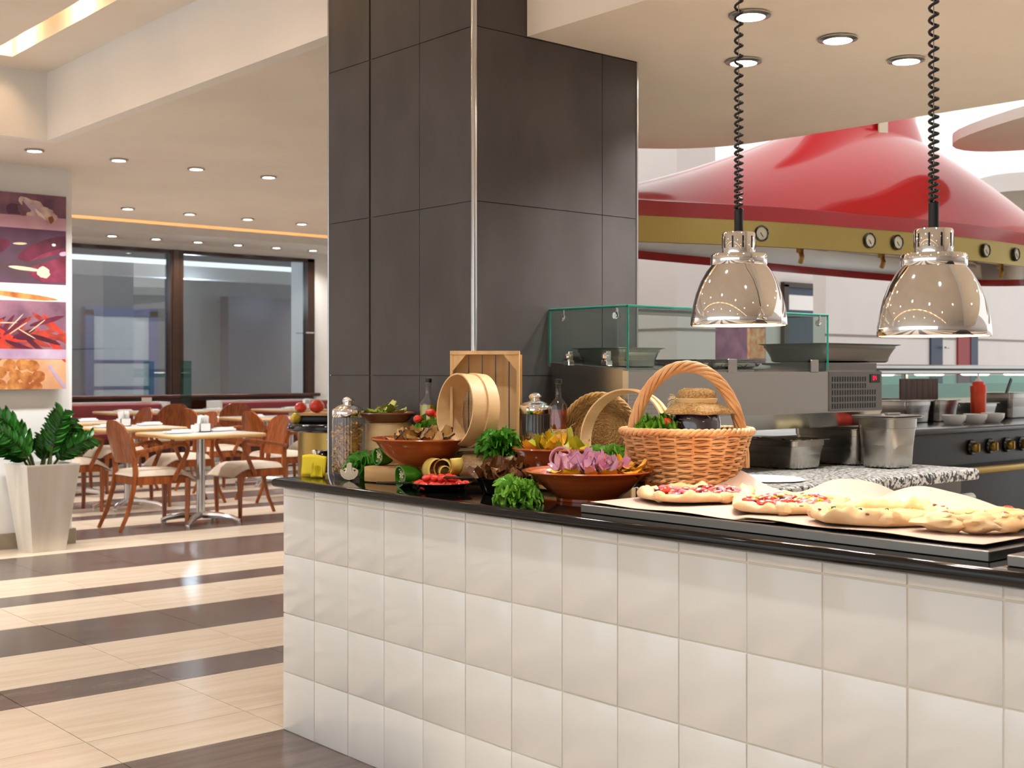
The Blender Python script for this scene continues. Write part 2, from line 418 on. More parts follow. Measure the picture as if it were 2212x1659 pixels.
# back-kitchen high ceiling (made to glow itself in place of cove lights) and wavy lower rings at the right
struct('ceiling', MB().bx(-14, 9, 3.0, 24, 3.75, 3.85), 'ceil_glow')
def wave_slab(name, pts, z0, z1, m, closed=True):
    c = smooth_curve(pts + [pts[0]]); return struct(name, MB().prism([(p.x, p.y) for p in c[:-1]], z0, z1), m)
wave_slab('ceiling', [(2.2, 4.6), (1.0, 4.25), (-.15, 4.75), (-.25, 5.3), (.7, 5.6), (2.4, 5.5)], 2.66, 2.72, 'ceil')
wave_slab('ceiling', [(3.5, 9.2), (.8, 8.6), (-1.2, 9.3), (-2.2, 9.0), (-3.0, 9.8), (-2.6, 10.8), (0, 11.4), (3.5, 11)], 2.95, 3.12, 'wallwhite')
wave_slab('ceiling', [(4, 11.6), (.6, 11.2), (-1.0, 11.6), (-1.8, 12.4), (-1.2, 13.4), (2, 13.8)], 2.62, 2.8, 'wallwhite')

# ---- dark tiled pillar
PX0, PX1, PY0, PY1 = -.437, .496, .461, 1.27
pil = struct('wall_pillar', MB().bx(PX0 + .008, PX1 - .008, PY0 + .008, PY1, 0, ZU), 'slate_gap')
zr = [0, .037, .641, 1.244, 1.848, 2.452, 3.056, ZU]
zr = [0, .036, .64, 1.244, 1.848, 2.452, 3.056, ZU]
zr = [.0, .635, 1.239, 1.843, 2.447, 3.05, ZU]
g = .0014
for a, b in zip(zr, zr[1:]):
    for x0, x1 in ((PX0, -.147), (-.135, .177), (.177, PX1)):
        MB().bx(x0 + g, x1 - g, PY0, PY0 + .008, a + g, b - g).build('tile', 'slate', pil, smooth=0)
    for y0, y1 in ((PY0, 1.079), (1.079, PY1)):
        MB().bx(PX1 - .008, PX1, y0 + g, y1 - g, a + g, b - g).build('tile', 'slate', pil, smooth=0)
MB().bx(-.147, -.135, PY0 + .0085, PY0 + .012, 0, ZU).build('joint', 'gap_black', pil, smooth=0)
MB().rbox((PX1 - .002, PY0 - .001, ZU / 2), (.017, .017, ZU), .005, 2).build('corner_trim', 'alu', pil)
MB().rbox((PX0 - .001, PY0 + .003, ZU / 2), (.008, .01, ZU), .002, 1).build('corner_trim', 'alu', pil)
MB().rbox((PX1 + .001, PY1 - .003, ZS / 2), (.008, .008, ZS), .002, 1).build('corner_trim', 'alu', pil)

# ---- column with poster, left
struct('wall_column', MB().bx(-6.2, -5.2, -8, 1.285, 0, ZL), 'wallwhite')
struct('baseboard_column', MB().rbox((-5.69, -3.34, .055), (1.02, 9.3, .11), .004, 1), 'base_stone')
# ---- window wall at the far left
XW = -12.75
wy0, wy1, wz0, wz1 = -2.0, 8.0, .92, 2.97
struct('wall_back', MB().bx(XW - .3, XW, -8, wy0, 0, 3.3).bx(XW - .3, XW, wy1, 8.35, 0, 3.3).bx(XW - .3, XW, wy0, wy1, wz1, 3.3), 'wallwhite')
struct('wall_back', MB().bx(XW - .3, XW - .02, wy0, wy1, 0, wz0), 'mahogany_dark')
struct('wall_back', MB().bx(-14, -7.2, 8.35, 8.6, 0, 3.75), 'wallwhite')
struct('ceiling', MB().bx(-13.1, -11.6, -8, 8.35, 3.06, 3.22), 'wallwhite')
# cove slot between the low ceiling and the higher one
struct('trim_3', MB().bx(-7.74, -7.72, -8, 5.6, ZL, ZL + .25).bx(-7.98, -7.96, -8, 5.6, ZL - .0, 3.3).bx(-7.98, -7.72, -8, 5.6, ZL + .24, ZL + .26), 'ceil')
win = struct('window_1', MB().bx(XW - .12, XW + .03, wy0, wy1, wz1 - .05, wz1).bx(XW - .12, XW + .03, wy1 - .12, wy1, wz0, wz1).bx(XW - .12, XW + .03, wy0, wy0 + .1, wz0, wz1), 'frame_wood', smooth=0)
MB().rbox((XW - .02, 5.73, (wz0 + wz1) / 2), (.16, .2, wz1 - wz0), .01, 1).rbox((XW + .05, 5.71, (wz0 + wz1) / 2), (.06, .1, wz1 - wz0), .01, 1).build('mullion', 'frame_wood', win)
MB().rbox((XW + .03, 3, wz0 - .02), (.2, 10.1, .05), .01, 1).build('window_sill', 'mahogany_dark', win)
MB().bx(XW - .05, XW - .04, wy0 + .1, 5.63, wz0, wz1 - .05).build('pane', 'pane_window', win, smooth=0)
MB().bx(XW - .05, XW - .04, 5.83, wy1 - .12, wz0, wz1 - .05).build('pane', 'pane_window', win, smooth=0)
MB().tube([(XW + .03, 7.93, 1.84), (XW + .1, 7.93, 1.84), (XW + .1, 7.8, 1.84)], .014, 8).build('handle', 'alu', win)
# outside beyond the glass: dim lobby wall with a blue door frame
struct('wall_outside', MB().bx(-17.2, -17, -6, 14, -.5, 5).bx(-17, -12.9, -6, 14, -.6, -.5), 'outside')
d1 = struct('door_1', MB().bx(-16.98, -16.9, 6.1, 6.25, 0, 2.3).bx(-16.98, -16.9, 7.25, 7.4, 0, 2.3).bx(-16.98, -16.9, 6.1, 7.4, 2.2, 2.35), 'blue_paint', smooth=0)
for z in (.5, .95, 1.4): MB().bx(-16.97, -16.93, 6.25, 7.25, z, z + .05).build('rail', 'blue_paint', d1, smooth=0)
MB().bx(-16.97, -16.95, 6.25, 7.25, .1, 2.2).build('pane', 'wallwhite', d1, smooth=0)
struct('ceiling', MB().bx(-17.2, -13.1, -6, 14, 3.4, 3.5), 'wallwhite')
struct('trim_5', MB().bx(-15.2, -14.9, -6, 14, 2.75, 2.95), 'wallwhite')
lb_ = MB().bx(-15.3, -15.2, 2, 14, 2.96, 3.06).build('cove_reflection_band', 'cove_reflection', smooth=0); tag(lb_, 'glowing band beyond the window standing in for the reflected cove ceiling', 'light strip')  # emissive strip drawn in place of the cove ceiling's reflection in the pane
for y in (1, 4, 7, 10): point('lobby_fill', (-14.9, y, 2.5), 38, (.92, .96, 1), .15)  # added points without fixtures, to brighten the view through the window
struct('trim_4', MB().bx(-16.9, -16.6, 8.6, 10.4, -.5, 2.6).bx(-16.9, -16.6, 4.4, 4.9, -.5, 2.4), 'navy')

# ---- kitchen background wall, right of the pillar
kw = struct('wall_kitchen', MB().bx(-6.2, -6, 11.65, 24, 0, 3.75), 'wallpanel')
MB().bx(-6.01, -5.992, 11.65, 24, 1.72, 1.75).build('seam', 'seam', kw, smooth=0)
kc = struct('wall_kitchen', MB().bx(-7.1, -4.5, 7.07, 7.65, 0, 3.75), 'wallpanel')
MB().bx(-7.1, -4.492, 7.062, 7.65, 1.66, 1.685).build('seam', 'seam', kc, smooth=0)
struct('wall_kitchen', MB().bx(-12, -11.8, 8.6, 24, 0, 3.75), 'wallgrey')
w2 = struct('window_2', MB().bx(-11.8, -11.7, 18.3, 18.45, .9, 3.0).bx(-11.8, -11.7, 19.75, 19.9, .9, 3.0).bx(-11.8, -11.7, 18.3, 19.9, 2.95, 3.05), 'frame_wood', smooth=0)
MB().bx(-11.79, -11.77, 18.4, 19.8, .9, 3.0).build('pane', 'navy', w2, smooth=0)
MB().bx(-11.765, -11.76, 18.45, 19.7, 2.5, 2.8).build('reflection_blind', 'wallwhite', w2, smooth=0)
dn = struct('door_2', MB().bx(-6, -5.97, 14.16, 14.47, 0, 1.95), 'navy', smooth=0); MB().tube([(-5.95, 14.52, 1.6), (-5.9, 14.52, 1.6), (-5.9, 14.42, 1.6)], .015, 8).build('door_handle', 'alu', dn)
struct('door_3', MB().bx(-6, -5.97, 14.9, 15.25, 0, 1.95), 'red_door', smooth=0)
struct('trim_6', MB().bx(-6, -5.96, 15.25, 15.45, 0, 1.95), 'navy', smooth=0)
mat('purple_print', (112, 60, 92), .5, col2=(150, 96, 124), scale=3)
mat('orange_print', (214, 120, 70), .5, col2=(240, 190, 140), scale=9)
pp = MB().rbox((0, 0, 0), (.04, 1.5, .9), .003, 1).build('wall_picture', 'purple_print', loc=(-11.76, 17.0, 1.75))
tag(pp, 'purple food picture on the far kitchen wall behind the glass guard', 'picture')
MB().rbox((.021, .45, .05), (.004, .55, .6), .001, 1).build('food_print', 'orange_print', pp)

# warm light strip in the cove slot of the dining side
cs = MB().bx(-7.79, -7.75, -8, 5.6, ZL + .03, ZL + .05).build('cove_light_strip', 'lamp_warm', smooth=0); tag(cs, 'thin warm light strip along the far edge of the low ceiling', 'light strip')

# ================================================================== DOWNLIGHTS
def downlight(loc, label, group, power, r=.045, col=(1, .995, .985), angle=125, ring='alu'):
    t = empty('downlight', loc, 0, label, 'downlight', group)
    MB().lathe([(r, .006), (r * 1.35, .001), (r * 1.4, -.006), (r * 1.02, -.01), (r, .004)], 24).build('ring', ring, t)
    MB().lathe([(0, -.004), (r, -.003), (r, .004), (0, .004)], 24).build('lens', 'lamp_white', t)
    spot('downlight_beam', (0, 0, -.03), power, angle, col, .05, t)
    return t
DL = 30
ORD = ('first', 'second', 'third', 'fourth', 'fifth', 'sixth', 'seventh', 'eighth', 'ninth')
for k, y in enumerate((-1.6, -1.0, -.4, .18)): downlight((-4.5, y, ZL - .003), 'round spotlight of the near row hidden left of the picture, %s from the far end' % ORD[k], 'spotlights in the near row', DL)
for k, y in enumerate((.76, 1.34, 1.92, 2.51)): downlight((-4.5, y, ZL - .003), 'round spotlight in the near row of the low ceiling, %s from the left' % ORD[k], 'spotlights in the near row', DL)
for k, y in enumerate((.7, 1.3, 1.88, 4.9)): downlight((-6.95, y, ZL - .003), 'round spotlight of the far row out of sight, %s of four' % ORD[k], 'spotlights in the far row', DL)
for k, y in enumerate((2.48, 3.08, 3.68, 4.28)): downlight((-6.95, y, ZL - .003), 'round spotlight in the far row of the low ceiling, %s right of the column' % ORD[k], 'spotlights in the far row', DL)
for i in range(9):
    y = 2.75 + i * .62; downlight((-12.3, y, 3.057), 'small round spotlight over the big window, %s from the column' % ORD[i], 'spotlights over the window', 22, .06, (1, .97, .9), 140)
for (x, y) in ((-9.5, 2.5), (-9.5, 4.5), (-9.5, 6.5), (-9.5, .5)): downlight((x, y, 3.217), 'spotlight in the higher dining ceiling', 'spotlights over the far tables', 34)
for x, y, nm in ((1.197, 1.078, 'nearest the front edge'), (1.211, 1.555, 'between the two coiled cords'), (.78, 1.56, 'in the back, behind the left coiled cord'), (1.2, 2.014, 'farthest right, near the wavy edge')):
    downlight((x, y, ZS - .003), 'round chrome downlight in the soffit, ' + nm, 'downlights in the soffit', 28, .05)
# (added fill spots of the high ceiling, unseen, above and behind the photographer)
for x in (-2.6, -.6, 1.4, 3.4, 5.4):
    for y in (-.6, -2.4, -4.6): downlight((x, y, ZU - .003), 'added unseen fill downlight in the high ceiling of the aisle', 'added fill lights in the high ceiling', 30, .05)
for x, y in ((3.3, 2.7), (4.5, 1.6), (2.6, 2.85)): downlight((x, y, ZS - .003), 'round downlight over the cook\'s aisle', 'added fill lights over the aisle', 95, .05)  # added lamps out of view, bouncing light up onto the soffit

# ================================================================== SERVING COUNTER
TP = .205
TOPZ, UND = .881, .848
cb = empty('counter_base', (0, 0, 0), 0, 'long serving counter clad in square white glazed tiles', 'counter')
MB().bx(.004, 5.2, .0012, .44, 0, UND).bx(.51, 5.2, .44, .655, 0, UND).build('body', 'grout', cb, smooth=0)
tsrc = {}
for c in range(14):
    for r_ in range(5):
        z0 = r_ * TP; z1 = min(z0 + TP, UND - .001)
        k = 'top' if r_ == 4 else 'full'
        if k not in tsrc:
            h = z1 - z0 - .0035; tsrc[k] = (MB().rbox((0, 0, 0), (TP - .0035, .012, h), .0022, 2).build('tile', 'tile_white', cb, loc=(TP / 2, .004, (z0 + z1) / 2)))
        else: inst(tsrc[k], cb, (c * TP + TP / 2, .0045 + rnd.uniform(-.0006, .0006), (z0 + z1) / 2), (rnd.uniform(-.004, .004), 0, rnd.uniform(-.004, .004)))
for c in range(2):
    for r_ in range(4):
        inst(tsrc['full'], cb, (.002, .012 + c * TP + TP / 2, r_ * TP + TP / 2), (0, 0, R(90)))
def slab_round(poly, z0, z1, r, seg=4):
    bm = bmesh.new(); n = len(poly)
    lo = [bm.verts.new((x, y, z0)) for x, y in poly]; hi = [bm.verts.new((x, y, z1)) for x, y in poly]
    bm.faces.new(lo[::-1]); bm.faces.new(hi)
    for i in range(n): bm.faces.new((lo[i], lo[(i + 1) % n], hi[(i + 1) % n], hi[i]))
    bm.normal_update()
    ed = [e for e in bm.edges if abs(e.verts[0].co.z - e.verts[1].co.z) < 1e-6]
    bmesh.ops.bevel(bm, geom=ed, offset=r, segments=seg, profile=.5, affect='EDGES')
    bm.verts.index_update(); m = MB().add([v.co[:] for v in bm.verts], [[v.index for v in f.verts] for f in bm.faces]); bm.free(); return m
ct = slab_round([(-.03, -.03), (5.22, -.03), (5.22, .668), (.512, .668), (.512, .448), (-.03, .448)], UND, TOPZ, .014).build('countertop', 'granite_black')
tag(ct, 'polished black stone countertop with rounded edge', 'countertop')

# ================================================================== PIZZA BENCH BEHIND THE COUNTER
GZ = .87
bt = slab_round([(.505, .69), (1.315, .69), (1.29, 2.39), (.505, 2.39)], GZ - .045, GZ, .008, 3).build('granite_worktop', 'granite')
tag(bt, 'speckled grey granite worktop dusted with flour', 'worktop')
bc = empty('refrigerated_cabinet', (.9, 1.54, 0), 0, 'stainless refrigerated cabinet under the granite worktop', 'cabinet')
MB().bx(-.38, .33, -.83, .82, .08, GZ - .046).build('body', 'steel_dark', bc, smooth=0)
for k, y in enumerate((-.62, -.21, .2, .61)):
    d = MB().rbox((.345, y, .42), (.03, .39, .62), .006, 1).build('door', 'steel', bc)
    MB().tube([(.385, y - .19, .755), (.385, y + .19, .755)], .022, 12).build('handle', 'steel', d)
MB().bx(.362, .368, .5, .8, .5, .68).build('vent_panel', 'steel_dark', bc, smooth=0)
for k in range(16): MB().bx(.368, .371, .51 + k * .018, .52 + k * .018, .52, .66).build('slat', 'black', bc, smooth=0)
for sx in (-.3, .28):
    for sy in (-.75, .75): MB().lathe([(0, 0), (.025, 0), (.025, .08), (0, .08)], 12, (sx, sy, 0)).build('foot', 'steel_dark', bc)

# refrigerated topping unit with glass guard
tu = empty('topping_unit', (.5, .805, 0), 0, 'stainless refrigerated topping unit with a glass guard', 'food display')
Lu = 1.52
Mx = Matrix(((1, 0, 0, 0), (0, 0, 1, 0), (0, 1, 0, 0), (0, 0, 0, 1)))   # (x, z, y) prism -> extruded along y
prof = [(.005, 1.03), (.342, 1.03), (.392, 1.09), (.392, 1.253), (.36, 1.262), (.06, 1.283), (.005, 1.287)]
MB().prism(prof[::-1], .004, Lu, Mx).build('housing', 'steel', tu, smooth=20)
MB().prism([(.0, 1.027), (.343, 1.027), (.395, 1.088), (.395, 1.256), (.37, 1.256), (.37, 1.1), (.33, 1.05), (0, 1.05)][::-1], 0, .004, Mx).build('end_frame', 'alu', tu, smooth=0)
MB().bx(.06, .36, .04, 1.06, 1.262, 1.2625).build('well', 'black', tu, smooth=0)
MB().bx(.05, .37, 1.16, Lu - .005, 1.24, 1.289).build('machine_cover', 'steel_dark', tu, smooth=0)
MB().rbox((.393, 1.33, 1.174), (.004, .37, .16), .001, 1).build('machine_panel', 'steel_dark', tu, smooth=0)
for r_ in range(5):
    for k in range(18):
        if r_ < 2 and k > 13: continue
        MB().bx(.3945, .3962, 1.165 + k * .0175, 1.172 + k * .0175, 1.105 + (4 - r_) * .027, 1.125 + (4 - r_) * .027).build('louvre', 'black', tu, smooth=0)
dp = MB().rbox((.396, 1.463, 1.225), (.004, .07, .036), .001, 1).build('display', 'black_gloss', tu)
def seg_digits(txt, h):
    S = {'0': 'abcdef', '4': 'fgbc'}; m = MB(); x = 0; wd = h * .5; t = h * .14
    for ch in txt:
        P = dict(a=((wd / 2, h), (wd, t)), d=((wd / 2, 0), (wd, t)), g=((wd / 2, h / 2), (wd, t)), b=((wd, h * .75), (t, h / 2)), c=((wd, h * .25), (t, h / 2)), f=((0, h * .75), (t, h / 2)), e=((0, h * .25), (t, h / 2)))
        for q in S[ch]: (cx, cz), (sx, sz) = P[q]; m.box((0, x + cx, cz), (.0008, sx, sz))
        x += wd * 1.7
    return m
seg_digits('04', .016).build('display_digits', 'led_red', dp, loc=(.3985, 1.447, 1.219), smooth=0)
gz0, gz1 = 1.262, 1.473
def pane(nm, p0, p1, th=.008):
    return MB().bx(min(p0[0], p1[0]), max(p0[0], p1[0]), min(p0[1], p1[1]), max(p0[1], p1[1]), min(p0[2], p1[2]), max(p0[2], p1[2])).build(nm, 'pane', tu, smooth=0)
pane('glass_end', (.008, .002, 1.285), (.388, .01, gz1)); pane('glass_end', (.008, 1.132, 1.285), (.388, 1.14, gz1))
pane('glass_front', (.38, .012, gz0), (.388, 1.13, gz1)); pane('glass_top', (.0, 0, gz1), (.392, 1.142, gz1 + .008))
ge = MB()
for a, b in (((0, 0, gz1 + .004), (.392, 0, gz1 + .004)), ((.392, 0, gz1 + .004), (.392, 1.142, gz1 + .004)), ((0, 1.142, gz1 + .004), (.392, 1.142, gz1 + .004)),
             ((.392, .002, gz0), (.392, .002, gz1)), ((.004, .0, 1.285), (.004, 0, gz1)), ((.392, 1.14, gz0), (.392, 1.14, gz1))):
    ge.tube([a, b], .0042, 6)
ge.build('glass_edges', 'glass_edge', tu)
for (x, y, z) in ((.07, -.004, 1.445), (.34, -.004, 1.445), (.39, 1.08, 1.445)):
    MB().lathe([(0, -.006), (.011, -.006), (.013, 0), (.011, .006), (0, .006)], 16, (x, y, z), RX(R(90))).box((x, y + .008, z + .018), (.008, .006, .03)).build('clamp', 'chrome', tu)
for (x, y) in ((.1, -.006), (.29, -.006)):
    MB().rbox((x, y + .01, 1.283), (.03, .03, .02), .003, 1).rbox((x + .006, y + .012, 1.30), (.006, .022, .05), .002, 1).lathe([(0, -.008), (.013, -.008), (.014, .004), (.008, .01), (0, .011)], 16, (x, y, 1.306), RX(R(90))).build('bracket', 'chrome', tu)
for y in (.55, 1.05):
    MB().rbox((.394, y, 1.275), (.006, .05, .05), .002, 1).build('bracket', 'steel', tu)

# ---- gastronorm pans
def gn(name, loc, sx, sy, h, label, cat='pan', m='steel', rim=.016, rz=0, fill=None, taper=.012):
    t = empty(name, loc, rz, label, cat)
    def ring(inset, z, rad, seg=5):
        out = []
        for cx, cy, a0 in ((1, 1, 0), (-1, 1, 90), (-1, -1, 180), (1, -1, 270)):
            for k in range(seg + 1):
                a = R(a0 + 90 * k / seg); out.append((cx * (sx / 2 - inset - rad) + rad * math.cos(a), cy * (sy / 2 - inset - rad) + rad * math.sin(a), z))
        return out
    b = MB(); rows = [ring(taper + .012, 0, .03), ring(taper + .003, .006, .034), ring(taper, .02, .036), ring(.006, h * .78, .036), ring(.0, h * .8, .036), ring(-.001, h - .004, .036), ring(-rim, h, .036), ring(-rim, h + .002, .036),
                      ring(.002, h - .001, .034), ring(.003, h * .8, .034), ring(taper + .003, .02, .034), ring(taper + .014, .004, .03)]
    n = len(rows[0])
    for q in rows: b.v += q
    for i in range(len(rows) - 1):
        for j in range(n): k = (j + 1) % n; b.f.append((i * n + j, i * n + k, (i + 1) * n + k, (i + 1) * n + j))
    b.f.append(tuple(range(n))[::-1]); b.f.append(tuple(range((len(rows) - 1) * n, len(rows) * n)))
    b.build('pan_body', m, t, smooth=40)
    if fill:
        fm, fz = fill; f = MB(); q = ring(.008, fz, .034)
        def hf(u, v_):
            x = (u - .5) * (sx - .024); y = (v_ - .5) * (sy - .024); return (x, y, fz + .02 * noise.noise(Vector((x * 25, y * 25, h * 9))) + .012 * noise.noise(Vector((x * 70, y * 70, 3))))
        f.grid(hf, 26, 26).build('food', fm, t)
    return t
gn('steel_pan', (.725, 1.84, GZ), .34, .2, .115, 'shallow steel pan of grated cheese under the topping unit', fill=('cheese', .10))
p2_ = gn('steel_pan', (.765, 2.19, GZ), .32, .18, .15, 'mid-height steel pan with a ladle standing in it', fill=('tomato_pale', .11))
ld = MB().tube([(.02, 0, .0), (.0, .01, .1), (-.02, .02, .14)], .007, 8).build('ladle', 'steel', loc=(.9, 2.17, GZ + .05)); tag(ld, 'ladle with bent flat handle leaning in the middle steel pan', 'ladle')
MB().rbox((-.03, .02, .135), (.05, .016, .045), .004, 1).build('ladle_hook', 'alu', ld)
p3_ = gn('steel_pan', (1.028, 2.155, GZ), .176, .19, .2, 'tall square steel pan with a lid at the end of the granite', fill=('grain', .16))
ld2 = MB().rbox((0, 0, .004), (.2, .22, .006), .003, 1).rbox((.02, 0, .012), (.02, .09, .008), .003, 1).build('pan_lid', 'steel', loc=(1.028, 2.16, GZ + .2035)); tag(ld2, 'flat steel lid lying on the tall square pan', 'lid')
gn('steel_pan', (.70, 2.235, 1.2915), .325, .53, .075, 'large flat steel pan resting on top of the topping unit', m='steel_dark', taper=.02)
gn('steel_pan', (.66, 1.0, 1.2665), .26, .2, .07, 'steel pan raised inside the glass guard, yellow food below its rim', fill=('pepper_orange', .03))
gn('steel_pan', (.7, 1.42, 1.2665), .3, .36, .03, 'shallow tray with pink meat inside the glass guard', fill=('onion_pale', .012))
dg = MB().lathe([(0, 0), (.12, 0), (.135, .004), (.125, .009), (0, .012)], 40, wob=lambda t, z: 1 + .05 * math.sin(2 * t + 1) + .03 * math.sin(3 * t)).build('pizza_dough', 'dough', loc=(1.08, 1.3, GZ + .001)); tag(dg, 'round of raw pizza dough on the granite worktop', 'dough')

# ================================================================== HOOD OVER THE COOKING RANGE
near_side = [(-1.05, 2.05), (-.81, 2.64), (-.53, 3.40), (-.40, 4.04), (-.31, 4.55), (-.25, 5.2), (-.27, 5.8), (-.37, 6.5), (-.58, 7.15), (-.88, 7.55), (-1.2, 7.55)]
far_side = [(-1.47, 7.2), (-1.58, 6.3), (-1.57, 4.8), (-1.52, 3.4), (-1.42, 2.4), (-1.28, 2.05)]
rim = smooth_curve(near_side + far_side + [near_side[0]], 8)[:-1]
ctr = Vector((-.97, 4.75, 0)); NR = len(rim)
duct = [Vector((ctr.x + .24 * math.cos(a), 4.97 + .62 * math.sin(a), 0)) for a in [math.atan2((p.y - 4.75) / 2.6, (p.x - ctr.x) / .65) for p in rim]]
def hring(t, z, grow=0): 
    return [((p.lerp(q, t) + (p - ctr).normalized() * grow)[:2] + (z,)) for p, q in zip(rim, duct)]
def loft(rows, close_top=False):
    m = MB(); n = len(rows[0])
    for q in rows: m.v += [tuple(p) for p in q]
    for i in range(len(rows) - 1):
        for j in range(n): k = (j + 1) % n; m.f.append((i * n + j, i * n + k, (i + 1) * n + k, (i + 1) * n + j))
    return m
hd = empty('extractor_hood', (-.97, 4.75, 1.95), 0, 'huge glossy red domed extractor hood with a brass band of gauges', 'extractor hood')
OFF = Matrix.Translation((.97, -4.75, -1.95))
loft([hring(0, 1.95, .012), hring(0, 2.09, .012), hring(0, 2.09, 0), hring(0, 1.95, 0), hring(0, 1.95, .012)]).xf(OFF).build('band', 'brass_dark', hd)
loft([hring(0, 2.09), hring(0, 2.09, .02), hring(0, 2.172, .02), hring(0, 2.176, .004)]).xf(OFF).build('lip', 'red_dark', hd)
def dring(t):
    out = []
    for p, q in zip(rim, duct):
        wgt = min(1, abs((p.y - 4.8) / 2.7)) ** 2.2; e = .52 + 1.0 * wgt; c = p.lerp(q, t); out.append((c.x, c.y, 2.176 + .634 * t ** e))
    return out
dome = [hring(0, 2.176, .004)] + [dring(t) for t in (.02, .06, .12, .2, .3, .42, .55, .7, .85, 1)]
loft(dome).xf(OFF).build('dome', 'red_paint', hd, smooth=60)
loft([hring(1, 2.80), hring(1, 2.83), hring(1.04, 2.95), hring(1.06, 3.74)]).xf(OFF).build('duct', 'red_paint', hd, smooth=50)
loft([hring(0, 1.999, -.006), hring(0, 2.12, -.02), hring(.12, 2.17), hring(.5, 2.2), hring(.95, 2.22)]).xf(OFF).build('lining', 'steel', hd, smooth=60)
loft([hring(0, 1.948, .0), hring(0, 1.948, -.012), hring(0, 2.0, -.016), hring(0, 2.0, -.004)]).xf(OFF).build('bottom_rail', 'red_paint', hd)
# gauges sit on the band, facing the bench
def on_rim(y):
    best = min(range(NR // 2 + 4), key=lambda i: abs(rim[i].y - y)); a, b = rim[best - 1], rim[(best + 1) % NR]
    p = rim[best]; t = (b - a).normalized(); nrm = Vector((t.y, -t.x, 0))
    if nrm.x < 0: nrm = -nrm
    return p, nrm
for y in (3.35, 4.14, 4.36, 5.22, 5.62):
    p, nr = on_rim(y); ang = math.atan2(nr.y, nr.x)
    M = Matrix.Translation((p.x + nr.x * .02 + .97, y - 4.75, .072)) @ RZ(ang) @ RY(R(90))
    gg = MB().lathe([(.034, -.02), (.046, -.02), (.046, .006), (.038, .01), (.036, .004)], 24).xf(M).build('gauge', 'black_gloss', hd)
    MB().lathe([(0, .003), (.036, .003)], 24).xf(M).build('dial', 'gauge_face', gg)
    MB().box((.008, 0, .005), (.03, .003, .002), R(35)).xf(M).build('needle', 'black', gg)
# copper gas pipes and taps hanging under the rim
for k, y in enumerate((3.7, 4.35, 5.6)):
    p, nr = on_rim(y); x = p.x - .14 + .97; yy = y - 4.75
    MB().tube([(x, yy - .34, .03), (x, yy + .34, .03)], .012, 8).build('pipe', 'copper', hd)
    MB().tube([(x, yy, .03), (x + .05, yy, .02), (x + .07, yy, -.04), (x + .05, yy + .01, -.07)], .015, 8).box((x + .055, yy, .0), (.03, .03, .03)).build('tap', 'brass', hd)
MB().tube([(.55, 2.05, .05), (.52, 2.1, -.05), (.47, 2.1, -.1), (.46, 2.1, -.2), (.40, 2.1, -.215)], .02, 10).build('spout', 'brass_dark', hd)
MB().rbox((.252, .07, .9), (.012, .1, .15), .002, 1).build('maker_plate', 'gauge_face', hd)

# ================================================================== COOKING RANGE under the hood
rg = empty('cooking_range', (-.95, 5.2, 0), 0, 'long dark cooking range with brass knobs below the red hood', 'range')
rr = [(-.62, -2.2), (.4, -2.1), (.58, -1.2), (.64, 0), (.62, 1.0), (.5, 2.1), (-.62, 2.2)]
rc = [(p.x, p.y) for p in smooth_curve(rr, 5)]
slab_round(rc, .86, .90, .012, 3).build('cooktop', 'stove_top', rg)
sc_ = lambda k: [(x * k, y * .985) for x, y in rc]
MB().prism(sc_(.93), .66, .86).build('control_panel', 'stove_body', rg)
MB().prism(sc_(.8), .1, .66).build('body', 'stove_body', rg)
MB().tube([(x * 1.04, y, .62) for x, y in rc[4:-4]], .012, 8, flat=2).build('towel_rail', 'brass', rg)
for k, y in enumerate((.05, .28, .50, .70)):
    M = Matrix.Translation((.6, y, .765)) @ RY(R(90))
    kn = MB().lathe([(0, 0), (.05, 0), (.05, .012), (.042, .02), (0, .02)], 20).xf(M).build('knob_rose', 'black_gloss', rg)
    MB().lathe([(.032, .018), (.034, .03), (.026, .05), (0, .052)], 20).box((0, 0, .05), (.05, .012, .02)).xf(M).build('knob', 'brass', kn)
MB().tube([(.45, -.05, .12), (.45, -.05, .66)], .05, 12).build('gas_column', 'alu', rg)
CZ = .90
def bowl_white(x, y, lab):
    return tag(MB().lathe([(0, .004), (.045, .0), (.05, .004), (.075, .035), (.08, .065), (.076, .066), (.07, .037), (.044, .012), (0, .01)], 28).build('bowl', 'white_ceramic', loc=(x, y, CZ)), lab, 'bowl', 'small white bowls on the range')
bowl_white(-.55, 5.39, 'small white bowl on the range, first of three from the tall pan')
bowl_white(-.55, 5.66, 'small white bowl on the range, middle one of three')
bowl_white(-.57, 5.93, 'small white bowl on the range, farthest of three')
sb = empty('sauce_bottle', (-.76, 6.08, CZ), 0, 'orange-red squeeze sauce bottle with pointed tip on the range', 'bottle')
MB().lathe([(0, 0), (.05, 0), (.053, .01), (.053, .2), (.048, .215), (0, .215)], 24).build('bottle', 'sauce', sb)
MB().lathe([(.055, .205), (.055, .25), (.042, .26), (.04, .28), (.015, .285), (0, .285)], 24).build('cap', 'sauce_cap', sb)
MB().lathe([(.024, .283), (.02, .295), (.008, .31), (.006, .335), (0, .336)], 16).build('nozzle', 'white_plastic', sb)
wb = empty('wooden_box', (-1.45, 6.1, CZ), 0, 'low open box of vertical walnut slats on the range', 'box')
for k in range(7): MB().bx(.2, .215, -.25 + k * .072, -.181 + k * .072, .14, .30).build('slat', 'walnut', wb, smooth=0)
MB().bx(-.05, .2, -.25, .25, .14, .155).build('bottom', 'walnut', wb, smooth=0)
for sx in (-.03, .18):
    for sy in (-.22, .22): MB().bx(sx - .012, sx + .012, sy - .012, sy + .012, 0, .14).build('leg', 'walnut', wb, smooth=0)
